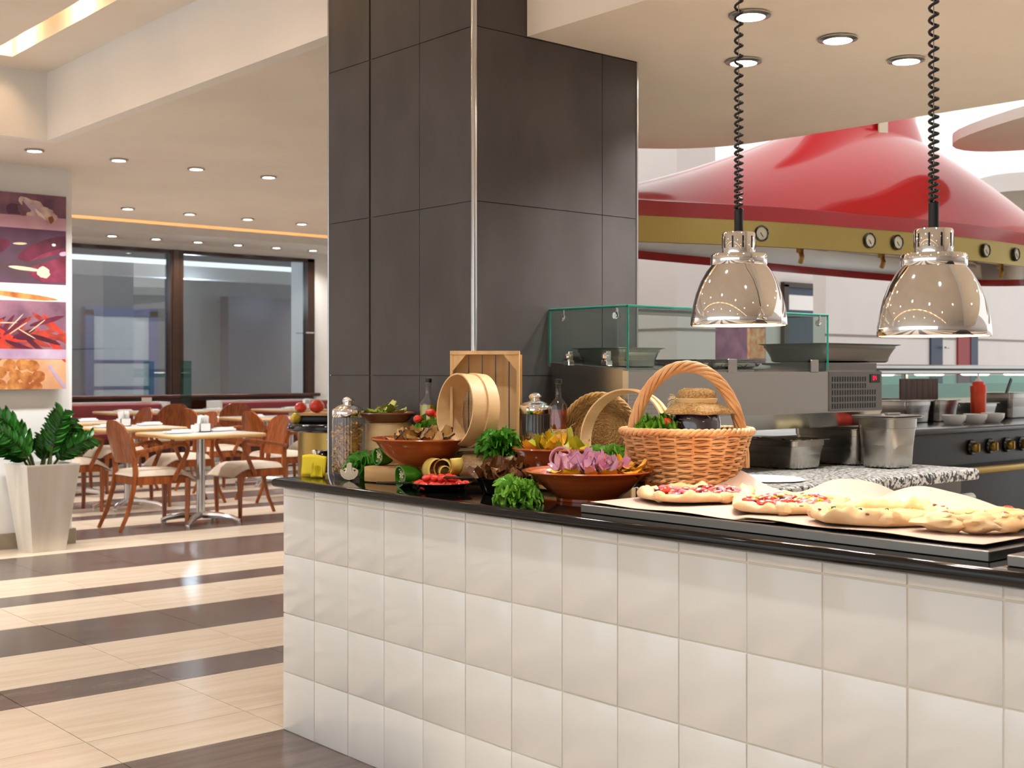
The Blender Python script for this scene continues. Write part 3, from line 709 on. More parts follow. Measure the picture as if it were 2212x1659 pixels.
for (x, y, sx, sy, h, lb) in ((-1.0, 5.48, .3, .3, .15, 'open steel pan on the range in front of the walnut box'), (-1.0, 5.86, .28, .3, .15, 'open steel pan on the range left of the sauce bottle'),
                              (-1.02, 6.4, .3, .34, .12, 'low steel pan on the range right behind the sauce bottle'), (-1.0, 6.9, .3, .36, .19, 'tall dark steel pan on the range holding a spatula')):
    gn('steel_pan', (x, y, CZ), sx, sy, h, lb)
sp_ = MB().rbox((0, 0, .1), (.012, .03, .24), .004, 1, M=RX(R(-35))).build('spatula', 'black', loc=(-.98, 6.9, CZ + .1)); tag(sp_, 'black spatula handle leaning out of the tall dark pan', 'spatula')
# stainless gantry with heat lights across the back of the range
gt = empty('heated_gantry', (-2.4, 8.0, 0), 0, 'long stainless gantry shelf with glowing heat strips', 'shelf')
MB().rbox((0, -.2, 1.27), (.5, 7.6, .085), .01, 1).build('shelf', 'steel', gt)
MB().rbox((.255, -.2, 1.27), (.01, 7.6, .02), .003, 1).build('rail', 'black', gt)
for k in range(9): MB().lathe([(0, -.01), (.11, -.01), (.13, 0), (0, 0)], 24, (.1, -3.2 + k * .8, 1.226)).build('heat_light', 'shelf_light', gt)
for y in (-3.4, 0, 3.4): MB().tube([(-.15, y, 0), (-.15, y, 1.23)], .03, 10).build('post', 'steel', gt)
MB().bx(-.14, -.13, -3.4, 3.4, 1.0, 1.22).build('glass_panel', 'pane_green', gt, smooth=0)
bw = struct('wall_kitchen', MB().bx(-3.6, -3.5, 6.2, 14, 0, 1.12), 'wallwhite')

# ================================================================== DINING AREA
def make_chair(name):
    t = empty(name, (0, 0, 0))
    # local: seat faces +y, backrest at -y
    for sx in (-1, 1):
        x = sx * .2
        MB().tube([(x * 1.02, -.36, 0), (x * 1.0, -.295, .14), (x * .97, -.245, .32), (x * .95, -.225, .45), (x * .95, -.235, .6), (x * .95, -.265, .74)], [.016, .018, .021, .023, .022, .016], 6, up=(1, 0, 0), flat=.75).build('leg', 'mahogany', t, smooth=50)
        MB().tube([(sx * .205, .2, 0), (sx * .21, .205, .2), (sx * .212, .205, .40)], [.016, .02, .025], 6, up=(1, 0, 0)).build('leg', 'mahogany', t, smooth=50)
        arm = [(sx * .215, -.235, .615), (sx * .235, -.1, .64), (sx * .245, .06, .665), (sx * .248, .14, .672), (sx * .248, .178, .66), (sx * .246, .19, .63), (sx * .242, .175, .58), (sx * .235, .13, .49), (sx * .228, .075, .385)]
        MB().tube([p[:] for p in smooth_curve(arm, 3)], .019, 6, up=(1, 0, 0), flat=.8).build('armrest', 'mahogany', t, smooth=50)
    MB().bx(-.21, .21, .175, .2, .36, .425).bx(-.19, .19, -.235, -.21, .36, .425).box((-.2, -.01, .392), (.024, .42, .066)).box((.2, -.01, .392), (.024, .42, .066)).build('seat_rail', 'mahogany', t, smooth=0)
    def seat(u, v_):
        a = u * 2 - 1; b = v_ * 2 - 1
        wd = .2 + .035 * v_; x = a * wd; y = -.24 + v_ * .52
        e = (1 - a ** 6) * (1 - b ** 8)
        z = .427 + .05 * e ** .5 - max(0, v_ - .78) * .28
        return (x, y, z)
    m = MB().grid(seat, 12, 12)
    def under(u, v_):
        x, y, z = seat(u, v_); return (x, y, .425 - max(0, v_ - .78) * .3)
    m.grid(lambda u, v_: under(1 - u, v_), 12, 12); m.build('seat', 'fabric', t, smooth=60)
    def back(u, v_, off):
        a = u * 2 - 1; topz = .87 - .1 * abs(a) ** 3.2; z = .53 + (topz - .53) * v_
        wd = .212 - .02 * (1 - v_) * 0 - (.03 * max(0, v_ - .6))
        return (a * wd, -.262 + .05 * a * a - .07 * v_ + off, z)
    m = MB().grid(lambda u, v_: back(1 - u, v_, 0), 14, 8).grid(lambda u, v_: back(u, v_, -.016), 14, 8)
    m.grid(lambda u, v_: back(1 - u, 1, -.016 * v_), 14, 1).grid(lambda u, v_: back(u, 0, -.016 * v_), 14, 1).grid(lambda u, v_: back(0, u, -.016 * v_), 8, 1).grid(lambda u, v_: back(1, 1 - u, -.016 * v_), 8, 1)
    m.build('backrest', 'mahogany', t, smooth=50)
    return t
def make_table():
    t = empty('dining_table', (0, 0, 0))
    S = .4
    e = slab_round([(S - .03, S), (-S + .03, S), (-S, S - .03), (-S, -S + .03), (-S + .03, -S), (S - .03, -S), (S, -S + .03), (S, S - .03)][::-1][::-1], .718, .75, .012, 3).build('table_edge', 'oak_edge', t, smooth=50)
    MB().box((0, 0, .7505), (.72, .72, .001)).build('table_top', 'tabletop', t, smooth=0)
    MB().tube([(0, 0, .06), (0, 0, .72)], .036, 16).lathe([(0, .69), (.06, .7), (.12, .715), (.12, .718), (0, .718)], 20).build('pedestal', 'alu', t)
    for k in range(4):
        a = R(45 + 90 * k); c, s_ = math.cos(a), math.sin(a)
        MB().tube([(c * .02, s_ * .02, .075), (c * .16, s_ * .16, .07), (c * .27, s_ * .27, .05), (c * .33, s_ * .33, .026)], [.03, .027, .022, .017], 8).lathe([(0, 0), (.016, 0), (.016, .02), (0, .02)], 10, (c * .32, s_ * .32, 0)).build('foot', 'alu', t)
    return t
tb0 = make_table()
TBL = [(-5.66, 2.54, 'square dining table nearest the aisle, between two armchairs', ), (-7.1, 2.55, 'square dining table in the second row, half behind the front armchair'), (-8.55, 2.6, 'square dining table in the third row beside the white column'),
       (-8.45, 4.72, 'square dining table in the middle, in front of the right bench seat'), (-11.15, 4.42, 'square dining table by the left bench under the window'), (-10.9, 6.5, 'square dining table by the right bench under the window'), (-11.15, 5.3, 'square dining table between the two bench seats')]
for i, (x, y, lb) in enumerate(TBL):
    o = tb0 if i == 0 else dup(tb0, (x, y, 0)); o.location = (x, y, 0); tag(o, lb, 'table', 'dining tables')
ch0 = make_chair('dining_armchair')
CH = [(-5.73, 2.15, 0, 'wooden armchair with beige seat seen from behind, nearest the aisle'), (-5.86, 3.1, 180, 'wooden armchair facing us on the right side of the front table'),
      (-7.26, 2.08, 0, 'wooden armchair half hidden by the white column and plant'), (-7.24, 3.13, 178, 'wooden armchair facing us behind the front table\'s pedestal'),
      (-8.85, 3.2, 180, 'wooden armchair facing us in the third row, beige seat showing'), (-8.25, 4.02, 0, 'wooden armchair seen from behind at the middle table'),
      (-10.35, 4.42, 90, 'wooden armchair with dark back before the left bench table'), (-10.3, 5.2, 90, 'wooden armchair with dark back between the two benches'),
      (-8.5, 5.45, 180, 'wooden armchair at the far side of the middle table'), (-7.0, 4.05, 0, 'wooden armchair with dark back right behind the front right armchair')]
for i, (x, y, a, lb) in enumerate(CH):
    o = ch0 if i == 0 else dup(ch0, (x, y, 0)); o.location = (x, y, 0); o.rotation_euler.z = R(a); tag(o, lb, 'chair', 'wooden dining armchairs')
# table settings
def setting(x, y, rz, lb):
    n = MB().rbox((0, 0, .012), (.22, .1, .018), .006, 2).rbox((.02, .004, .026), (.16, .07, .012), .005, 2).build('napkin', 'white_plastic', loc=(x, y, .7515), rz=rz); tag(n, lb, 'napkin', 'white folded napkins on the dining tables')
    k = MB().box((-.02, 0, .034), (.2, .012, .003)).box((-.02, .022, .034), (.19, .02, .003)).build('cutlery', 'steel', loc=(x, y, .7515), rz=rz, smooth=0); tag(k, 'knife and fork resting on ' + lb, 'cutlery', 'cutlery on the napkins')
def caddy(x, y, lb, wh):
    c = empty('sachet_caddy', (x, y, .7515), 0, lb, 'caddy', 'white sachet caddies')
    MB().bx(-.05, .05, -.05, .05, 0, .008).bx(-.05, -.044, -.05, .05, 0, .07).bx(.044, .05, -.05, .05, 0, .07).bx(-.05, .05, -.05, -.044, 0, .07).bx(-.05, .05, .044, .05, 0, .07).build('holder', 'white_ceramic', c, smooth=0)
    r2 = random.Random(int(x * 100))
    for k in range(6): MB().box((0, -.035 + k * .014, .085), (.05 + r2.uniform(0, .03), .004, .1), 0, RY(r2.uniform(-.25, .25)) @ RX(r2.uniform(-.1, .1))).build('sachet', 'white_plastic', c, smooth=0)
    for k in range(2):
        s_ = MB().rbox((0, 0, .03), (.034, .034, .06), .005, 2).build('shaker', 'white_ceramic', loc=(x + .02 + k * .045, y - .095, .7515)); tag(s_, ('salt' if k else 'pepper') + ' shaker beside ' + wh, 'shaker', 'white shakers')
setting(-5.62, 2.32, R(90), 'napkin on the front table, nearer the camera'); setting(-5.75, 2.78, R(95), 'napkin on the front table, right of the caddy')
caddy(-5.74, 2.60, 'white caddy of paper sachets on the front table', 'the front table caddy')
setting(-7.0, 2.3, R(90), 'napkin on the second-row table, left'); setting(-7.2, 2.80, R(95), 'napkin on the second-row table, right')
caddy(-7.2, 2.55, 'white caddy of paper sachets on the second-row table', 'the second-row caddy')
setting(-8.5, 2.72, R(95), 'napkin on the third-row table'); caddy(-8.5, 2.48, 'white caddy of paper sachets on the third-row table', 'the third-row caddy')
setting(-8.4, 4.55, R(90), 'napkin on the middle table'); setting(-11.0, 4.2, R(90), 'napkin on the left bench table, first'); setting(-11.0, 4.55, R(95), 'napkin on the left bench table, second')
setting(-11.0, 5.4, R(90), 'napkin on the table between the benches'); setting(-10.75, 6.4, R(90), 'napkin on the right bench table'); caddy(-10.7, 6.62, 'white caddy of paper sachets on the right bench table', 'the right bench caddy')
# bench seats under the window
def bench(y0, y1, lb):
    L = y1 - y0; t = empty('bench_seat', (-12.2, y0, 0), 0, lb, 'bench', 'bench seats under the window')
    MB().bx(-.3, -.17, 0, L, 0, .84).bx(-.17, .1, 0, .04, 0, .84).bx(-.17, .1, L - .04, L, 0, .84).build('frame', 'white_plastic', t, smooth=0)
    MB().rbox((-.1, L / 2, .63), (.12, L - .1, .38), .03, 3).build('back_cushion', 'burgundy', t)
    MB().rbox((.12, L / 2, .41), (.5, L - .09, .1), .03, 3).build('seat_cushion', 'burgundy', t)
    MB().bx(-.17, .3, .05, L - .05, .0, .36).build('plinth', 'mahogany_dark', t, smooth=0)
bench(.5, 5.34, 'long burgundy bench seat under the left window pane'); bench(6.08, 8.2, 'burgundy bench seat under the right window pane')
cd_ = MB().bx(-12.29, -12.285, 5.02, 5.16, .84, .9).build('menu_card', 'white_plastic', smooth=0); tag(cd_, 'white card standing on the left bench ledge', 'card')
sg = MB().rbox((0, 0, .4), (.012, .16, .8), .003, 1).build('glass_screen', 'pane_green', loc=(-12.2, 5.62, .60)); tag(sg, 'upright green glass screen between the bench seats', 'glass screen')
MB().bx(-.03, .03, -.08, .08, -.6, 0).build('screen_base', 'mahogany_dark', sg, smooth=0)

# ---- plant pot
pt = empty('potted_plant', (-4.99, .99, 0), R(4), 'dark green leafy plant in a tall tapered white planter', 'plant')
def sq(h, z): return [(h, -h, z), (h, h, z), (-h, h, z), (-h, -h, z)]
m = MB(); hs = [(.118, 0), (.12, .01), (.19, .60), (.19, .61), (.175, .61), (.165, .5)]
for h, z in hs: m.v += sq(h, z)
for i in range(len(hs) - 1):
    for j in range(4): k = (j + 1) % 4; m.f.append((i * 4 + j, i * 4 + k, (i + 1) * 4 + k, (i + 1) * 4 + j))
m.f.append((3, 2, 1, 0)); m.build('planter', 'pot_white', pt, smooth=0)
MB().box((0, 0, .56), (.34, .34, .02)).build('soil', 'mushroom_gill', pt, smooth=0)
r3 = random.Random(11)
def leaf_mesh():
    m = MB(); n = 5
    def f(u, v_):
        wd = .017 * math.sin(math.pi * min(1, u * .96 + .02)) ** .8; return (u * .085, (v_ - .5) * 2 * wd, .010 * abs(v_ - .5) * 2 * 1.2 - .02 * u * u)
    return m.grid(f, 6, 2)
lf = None
STEMS = [(-.5, .52, .66), (-.35, .3, .52), (.25, .12, .56), (.45, .2, .44), (.1, .05, .3), (-.62, .38, .3), (.05, .3, .42), (.62, .36, .3), (-.7, .5, .45), (.15, .24, .5)]
for i, (dy, lean, hh) in enumerate(STEMS):
    a = R(90) if dy > 0 else R(-90); a += r3.uniform(-.5, .5)
    d = Vector((abs(math.cos(a)) * .4, math.sin(a), 0)); b = Vector((r3.uniform(-.06, .08), dy * .12, .56)); pts = []
    for k in range(8):
        t = k / 7; pts.append(b + d * lean * t ** 1.5 * .8 + Vector((0, 0, hh * (t - .28 * t * t))))
    st = MB().tube([p[:] for p in pts], [.011 - .008 * k / 7 for k in range(8)], 6).build('stem', 'stem', pt)
    cur = smooth_curve([p[:] for p in pts], 3)
    for k in range(5, len(cur) - 1):
        t = (cur[min(k + 1, len(cur) - 1)] - cur[k - 1]).normalized()
        for s_ in (-1, 1):
            side = t.cross(Vector((1, 0, .2))).normalized() * s_
            dr = (side * .8 + t * .75 + Vector((r3.uniform(-.3, .3), 0, 0))).normalized()
            up = Vector((1, 0, .5)); up = (up - dr * up.dot(dr)).normalized(); q = Matrix((dr, up.cross(dr), up)).transposed().to_4x4()
            if lf is None: lf = leaf_mesh().build('leaf', 'leaf', st, smooth=60); o = lf
            else: o = inst(lf, st, (0, 0, 0))
            o.location = cur[k]; o.rotation_euler = q.to_euler(); z = r3.uniform(.85, 1.35) * (1.1 - .35 * abs(k / len(cur) - .5)); o.scale = (z, z, z)

# ---- poster of four kitchen still lifes
po = empty('poster_panel', (-5.17, 1.219, 1.127), 0, 'tall printed panel with garlic, aubergines, chillies and onions', 'poster')
PW, PH = .95, 1.389                        # panel runs from y = 1.219 to lower y
def pbox(nm, y0, y1, z0, z1, m, d=.0): return MB().bx(.03 + d, .0305 + d, -y1, -y0, z0, z1).build(nm, m, po, smooth=0)
MB().rbox((.015, -PW / 2, PH / 2), (.03, PW, PH), .002, 1).build('panel', 'white_plastic', po)
mat('pr_mauve', (150, 106, 122), .6, col2=(96, 62, 82), scale=4); mat('pr_pink', (206, 164, 172), .6, col2=(186, 138, 152), scale=3)
mat('pr_dark', (70, 50, 54), .6, col2=(92, 58, 84), scale=3); mat('pr_aub', (96, 34, 52), .4, col2=(140, 58, 80), scale=7); mat('pr_aub2', (70, 30, 44), .4, col2=(110, 42, 62), scale=7)
mat('pr_chili', (190, 74, 52), .5, col2=(136, 46, 44), scale=14); mat('pr_lilac', (204, 186, 206), .6, col2=(168, 132, 160), scale=3)
mat('pr_onion', (214, 148, 82), .5, col2=(160, 88, 42), scale=14); mat('pr_orange', (226, 178, 140), .6, col2=(206, 150, 108), scale=6); mat('pr_cream', (232, 214, 204), .6, var=.05); mat('pr_stem', (226, 196, 160), .6, var=.1)
z_g0, z_a0, z_m0, z_c0 = 1.14, .749, .628, .215
pbox('print_garlic', .0, PW, z_g0, PH, 'pr_mauve'); pbox('print_board', 0, PW, z_g0, z_g0 + .09, 'pr_pink', .0004)
pbox('print_aubergine', 0, PW, z_a0, z_g0, 'pr_dark'); pbox('print_spoon', 0, PW, z_m0, z_a0, 'pr_cream')
pbox('print_chili', 0, PW, z_c0, z_m0, 'pr_mauve'); pbox('print_bowl', 0, PW, z_c0, z_c0 + .07, 'pr_lilac', .0012); pbox('print_onion', 0, PW, 0, z_c0, 'pr_orange')
def blob(nm, y, z, ry, rz_, m, ang=0, d=.0006, seed=0, wob=.12, n=24, pw=1.0):
    P = []
    for k in range(n):
        a = 2 * math.pi * k / n; q = 1 + wob * noise.noise(Vector((math.cos(a) * 1.7 + seed * 5, math.sin(a) * 1.7, seed)))
        u = ry * q * math.copysign(abs(math.cos(a)) ** pw, math.cos(a)); v_ = rz_ * q * math.copysign(abs(math.sin(a)) ** pw, math.sin(a))
        P.append((-y + u * math.cos(ang) - v_ * math.sin(ang), z + u * math.sin(ang) + v_ * math.cos(ang)))
    P = [(max(-PW, min(0, a)), max(0, min(PH, b))) for a, b in P]
    MB().add([(.03 + d, a, b) for a, b in P], [tuple(range(n))]).build(nm, m, po, smooth=0)
blob('print_shape', .215, 1.275, .13, .062, 'garlic', R(-24), seed=1, wob=.45); blob('print_shape', .30, 1.285, .05, .05, 'pr_mauve', R(-30), .0009, 7, .7); blob('print_shape', .25, 1.30, .07, .02, 'pr_lilac', R(-35), .001, 9, .5)
blob('print_shape', .125, 1.235, .05, .06, 'garlic', R(10), .0011, 2, .5); blob('print_shape', .19, 1.25, .05, .012, 'pr_cream', R(-40), .0013, 3, .4); blob('print_shape', .11, 1.215, .02, .028, 'board_brown', 0, .0014, 3, .3)
blob('print_shape', .8, 1.26, .12, .06, 'pr_lilac', 0, .0006, 4); blob('print_shape', .36, 1.27, .07, .035, 'pr_dark', 0, .0006, 6, .2, pw=.6)
blob('print_shape', .16, 1.0, .2, .062, 'pr_aub2', R(24), .0006, 5); blob('print_shape', .08, .93, .26, .062, 'pr_aub', R(20), .0009, 6); blob('print_shape', .22, .90, .2, .02, 'pr_dark', R(20), .001, 16); blob('print_shape', .05, .83, .2, .06, 'pr_aub', R(6), .0012, 8); blob('print_shape', .7, .95, .3, .09, 'pr_aub2', R(15), .0006, 9)
blob('print_shape', .165, .835, .045, .038, 'pr_stem', R(-10), .0018, 10, .4); blob('print_shape', .30, .855, .11, .013, 'pr_stem', R(-5), .0016, 11); blob('print_shape', .09, 1.035, .014, .01, 'white_plastic', 0, .0018, 12); blob('print_shape', .02, .975, .03, .016, 'pr_lilac', R(10), .0018, 12); blob('print_shape', .33, 1.03, .05, .008, 'pr_stem', R(3), .0018, 13)
r4 = random.Random(5)
blob('print_shape', .35, .665, .3, .02, 'pr_onion', R(-5), .0006, 13)
for k in range(34):
    y = r4.uniform(.0, .55); z = r4.uniform(.3, .49); blob('print_shape', y, z, r4.uniform(.08, .15), .017, r4.choice(['pr_chili', 'pr_chili', 'pr_aub2', 'tomato_pale']), r4.uniform(-1.0, 1.0), .0006 + k * .00002, k, .2, 14)
for k in range(5): blob('print_shape', r4.uniform(.05, .5), r4.uniform(.3, .48), .08, .004, 'pr_stem', r4.uniform(-.8, .9), .0013 + k * .00002, k, .1, 10)
for k, (y, z) in enumerate(((.40, .17), (.31, .175), (.24, .165), (.36, .1), (.28, .085), (.2, .09), (.38, .03), (.30, .01), (.22, .015), (.47, .12), (.47, .03), (.6, .1), (.7, .05))): blob('print_shape', y, z, .047, .042, 'pr_onion', 0, .0006 + k * .00003, k, .15)
MB().add([(.0312, -.14, .17), (.0312, -.02, 0), (.0312, 0, 0), (.0312, 0, .02), (.0312, -.11, .17)], [(0, 1, 2, 3, 4)]).build('print_shape', 'pr_lilac', po, smooth=0)

# ================================================================== ON THE COUNTER: vessels, wood, baskets
T = TOPZ + .0005
def jar_prof(r, h): return [(0, .006), (r * .9, .0), (r * .98, .008), (r, .03), (r, h * .9), (r * .93, h * .97), (r * .93, h)]
def fluted(t, z): return 1 + .018 * math.cos(34 * t)
def lid_prof(r): return [(r * .99, 0), (r * 1.03, .002), (r * 1.03, .024), (r * .97, .029), (r * .9, .0295), (r * .8, .035), (r * .55, .043), (r * .36, .046), (r * .3, .048), (r * .36, .054), (r * .38, .06), (r * .32, .067), (r * .16, .072), (0, .073)]
def fusilli(seed, n=14):
    r2 = random.Random(seed); m = MB(); L = .036
    for a in (0, math.pi):
        k0 = len(m.v)
        m.grid(lambda u, v_: ((u - .5) * L, .0058 * v_ * math.cos(u * 9 + a), .0058 * v_ * math.sin(u * 9 + a)), n, 1)
    return m
def penne(n=8): return MB().tube([(-.016, 0, 0), (.016, 0, 0)], .0045, n, cap=False)
def fill_cyl(unit, r, z0, z1, count, seed):
    r2 = random.Random(seed); m = MB()
    for i in range(count):
        a = r2.uniform(0, 6.28); q = r * math.sqrt(r2.uniform(.35, 1)); z = z0 + (z1 - z0) * r2.random()
        M = Matrix.Translation((q * math.cos(a), q * math.sin(a), z)) @ RZ(r2.uniform(0, 6.28)) @ RY(r2.uniform(-1.2, 1.2)) @ RX(r2.uniform(0, 6))
        k = m.mark(); m.add(unit.v, unit.f); m.xf(M, k)
    return m
def glass_jar(loc, r, h, label, food, fh, seed):
    t = empty('storage_jar', loc, 0, label, 'jar')
    MB().lathe(jar_prof(r, h), 136, wob=fluted).build('glass', 'jar_glass', t, smooth=60)
    MB().lathe(lid_prof(r), 40, (0, 0, h - .012)).build('lid', 'chrome', t, smooth=50)
    MB().lathe([(0, .008), (r * .6, .008), (r * .62, fh * .8), (0, fh * .85)], 20).build('pasta_core', 'pasta', t)
    fill_cyl(fusilli(1) if food == 'fusilli' else penne(), r * .80, .016, fh, 190 if food == 'fusilli' else 240, seed).build('pasta', 'pasta', t, kind='stuff', smooth=60)
    return t
glass_jar((.085, .215, T), .057, .222, 'tall fluted glass jar of spiral pasta with chrome lid, at the counter end', 'fusilli', .185, 3)
glass_jar((.665, .59, T + .025), .059, .215, 'fluted glass jar one third full of short pasta, beside the crate', 'penne', .125, 8)
rs = MB().rbox((0, 0, .0125), (.12, .11, .025), .003, 1).build('riser_block', 'oakboard', loc=(.665, .59, T)); tag(rs, 'low wooden block under the short-pasta jar', 'block')
# jar lying on its side
tj = empty('tipped_jar', (.72, .345, T), R(28), 'fluted glass jar of ground grain lying on its side, metal lid off to the right', 'jar')
Mt = Matrix.Translation((-.1, 0, .0545)) @ RY(R(90))
MB().lathe(jar_prof(.053, .185), 120, wob=fluted).xf(Mt).build('glass', 'jar_glass', tj, smooth=60)
MB().lathe([(0, .01), (.048, .01), (.049, .17), (0, .172)], 32).xf(Mt).build('grain', 'grain', tj)
MB().lathe([(.05, 0), (.054, .002), (.054, .03), (.05, .032), (.044, .03), (.0, .012)], 36, (0, 0, .182)).xf(Mt).build('lid', 'chrome', tj)
# bottles
def bottle(loc, label, r, h, liquid, lz, wrap, extra=None):
    t = empty('oil_bottle', loc, R(20), label, 'bottle')
    sq_ = lambda a, z: 1 / max(abs(math.cos(a)), abs(math.sin(a))) ** .55
    pr = [(0, .003), (r * .95, 0), (r, .006), (r, h * .60), (r * .9, h * .65), (r * .42, h * .72), (r * .38, h * .78), (r * .40, h * .93), (r * .45, h * .935), (r * .45, h * .96)]
    MB().lathe(pr, 48, wob=lambda a, z: sq_(a, z) if z < h * .62 else 1).build('glass', 'jar_glass', t, smooth=50)
    MB().lathe([(0, .005), (r * .93, .005), (r * .93, lz), (0, lz)], 40, wob=lambda a, z: sq_(a, z)).build('oil', liquid, t)
    MB().lathe([(r * .47, h * .945), (r * .47, h), (r * .4, h + .003), (0, h + .003)], 24).build('cap', 'rubber', t)
    MB().lathe([(r * 1.03, wrap[0]), (r * 1.06, (wrap[0] + wrap[1]) / 2), (r * 1.05, wrap[1])], 48, wob=lambda a, z: sq_(a, z) * (1 + .02 * math.sin(9 * a))).build('burlap_wrap', 'burlap', t, solid=.003)
    rg_ = MB()
    for k in range(3): rg_.tube([(r * 1.08 * sq_(a, 0) * math.cos(a), r * 1.08 * sq_(a, 0) * math.sin(a), wrap[0] + .03 + k * .005 + .003 * math.sin(a + k)) for a in [i * math.pi / 16 for i in range(32)]], .0015, 5, closed=True)
    rg_.tube([(r * 1.2, 0, wrap[0] + .035), (r * 1.6, .01, wrap[0] + .06), (r * 2.1, .02, wrap[0] + .07)], .001, 4)
    rg_.build('twine', 'raffia', t)
    if extra:
        ex = MB(); r2 = random.Random(2)
        for k in range(9): ex.tube([(r2.uniform(-.02, .02), r2.uniform(-.02, .02), .02 + k * .008), (r2.uniform(-.02, .02), r2.uniform(-.02, .02), .06 + k * .008)], .005, 6)
        ex.build('chillies', extra, t)
    return t
bottle((.292, .415, T + .13), 'small olive-oil bottle with black cap and burlap wrap, left of the sieve', .026, .215, 'oil', .125, (.0, .075))
rb = MB().rbox((0, 0, .065), (.17, .065, .13), .003, 1).build('riser_block', 'pine', loc=(.347, .415, T)); tag(rb, 'wooden block at the pillar under the olive-oil bottle', 'block')
bottle((.768, .602, T + .13), 'bottle of red chilli oil with black cap, before the round bread basket', .026, .215, 'chili_oil', .115, (.0, .05))
rb = MB().rbox((0, 0, .065), (.07, .07, .13), .003, 1).build('riser_block', 'pine', loc=(.768, .602, T)); tag(rb, 'small wooden block under the chilli-oil bottle', 'block')
# crate standing on end, open side to the viewer
cr = empty('wooden_crate', (.602, .418, T), R(47), 'pale slatted wooden crate standing on its end against the pillar', 'crate')
cw, chh, cd = .215, .43, .085
for k in range(5): MB().bx(-cw / 2 + .004 + k * .0462, -cw / 2 + .046 + k * .0462, cd - .008, cd, 0, chh).build('slat', 'pine', cr, smooth=0)
for sx in (-1, 1): 
    for k in range(2): MB().bx(sx * (cw / 2 + .0045) - .0045, sx * (cw / 2 + .0045) + .0045, .002 + k * .06, .056 + k * .06, 0, chh).build('side_slat', 'pine', cr, smooth=0)
for z in (0.006, chh + .006): MB().bx(-cw / 2 - .009, cw / 2 + .009, 0, cd, z - .006, z + .006).build('end_board', 'pine', cr, smooth=0)
for sx in (-1, 1):
    MB().add([(sx * cw / 2, .004, chh), (sx * (cw / 2 - .045), .004, chh), (sx * cw / 2, .004, chh - .055), (sx * cw / 2, .03, chh), (sx * (cw / 2 - .045), .03, chh), (sx * cw / 2, .03, chh - .055)], [(0, 1, 2), (3, 5, 4), (0, 3, 4, 1), (1, 4, 5, 2), (2, 5, 3, 0)]).build('corner_block', 'pine', cr, smooth=0)
# bentwood sieves
def sieve(name, loc, r, wd, rz, tilt, label):
    t = empty(name, loc, rz, label, 'sieve')
    M = Matrix.Translation((0, 0, r * math.cos(tilt) + .002)) @ RX(R(90) + tilt)
    MB().lathe([(r - .005, -wd / 2), (r, -wd / 2), (r, wd / 2), (r - .005, wd / 2), (r - .005, -wd / 2)], 72).xf(M).build('hoop', 'bentwood', t, smooth=50)
    MB().lathe([(r, -wd * .48), (r + .005, -wd * .48), (r + .005, -wd * .06), (r, -wd * .06)], 72).xf(M).build('outer_band', 'bentwood', t, smooth=50)
    me = MB()
    for k in range(-10, 11):
        x = k * r / 11; L = math.sqrt(max(0, (r - .005) ** 2 - x * x)); me.tube([(x, -L, -wd * .44), (x, L, -wd * .44)], .0003, 3).tube([(-L, x, -wd * .44), (L, x, -wd * .44)], .0003, 3)
    me.xf(M).build('mesh', 'steel', t)
    return t
sieve('wooden_sieve', (.612, .337, T + .122), .12, .1, R(-8), R(-5), 'round bentwood sieve standing upright before the crate')
rk = empty('riser_crate', (.575, .352, T), R(47), 'plain wooden riser box hidden behind the bowls, carrying the upright sieve', 'box')
MB().bx(-.1, .1, -.055, .035, .11, .12).build('top_board', 'pine', rk, smooth=0); MB().bx(-.1, -.092, -.02, .035, 0, .11).build('side_board', 'pine', rk, smooth=0); MB().bx(.092, .1, -.02, .035, 0, .11).build('side_board', 'pine', rk, smooth=0); MB().bx(-.092, .092, .027, .035, 0, .11).build('back_board', 'pine', rk, smooth=0)
sieve('wooden_sieve', (1.085, .60, T + .012), .152, .06, R(14), R(-10), 'round bentwood sieve leaning between bread basket and handled basket')
# bentwood box with a clay dish on top (behind the first jar)
bbx = empty('bentwood_box', (.125, .36, T), 0, 'round pale wooden box behind the spiral-pasta jar', 'box')
MB().lathe([(0, .004), (.074, .004), (.078, 0), (.08, .004), (.08, .188), (.076, .19), (0, .19)], 48).build('drum', 'pine', bbx); MB().lathe([(.08, .09), (.084, .09), (.084, .184), (.08, .184)], 48).build('band', 'bentwood', bbx)
DZ = T + .1905
dsh = MB().lathe([(0, .004), (.075, 0), (.082, .005), (.105, .03), (.109, .031), (.106, .035), (.078, .012), (0, .01)], 44, wob=lambda a, z: 1 + .03 * math.cos(4 * a)).build('clay_dish', 'terracotta_brown', loc=(.125, .35, DZ)); tag(dsh, 'brown clay dish with wavy rim on the round wooden box', 'dish')
# wooden block under the aubergine bowl, boards
wbk = MB().rbox((0, 0, .026), (.29, .21, .052), .004, 2).build('wooden_block', 'oakboard', loc=(.43, .262, T), rz=R(12)); tag(wbk, 'thick pale wooden block under the aubergine bowl', 'board')
ck = MB().lathe([(0, 0), (.036, 0), (.036, .03), (0, .03)], 28).build('cork_disc', 'cork', loc=(.655, .205, T)); tag(ck, 'round cork disc under the rolled pasta sheets', 'cork disc')
rbd = empty('round_board', (1.375, .535, T), 0, 'round brown wooden board on a small foot under the handled basket', 'board')
MB().lathe([(0, .024), (.12, .024), (.128, .03), (.128, .042), (.12, .047), (0, .047)], 40).build('board', 'board_brown', rbd); MB().lathe([(0, 0), (.07, 0), (.07, .024), (0, .024)], 24).build('foot', 'mahogany_dark', rbd)
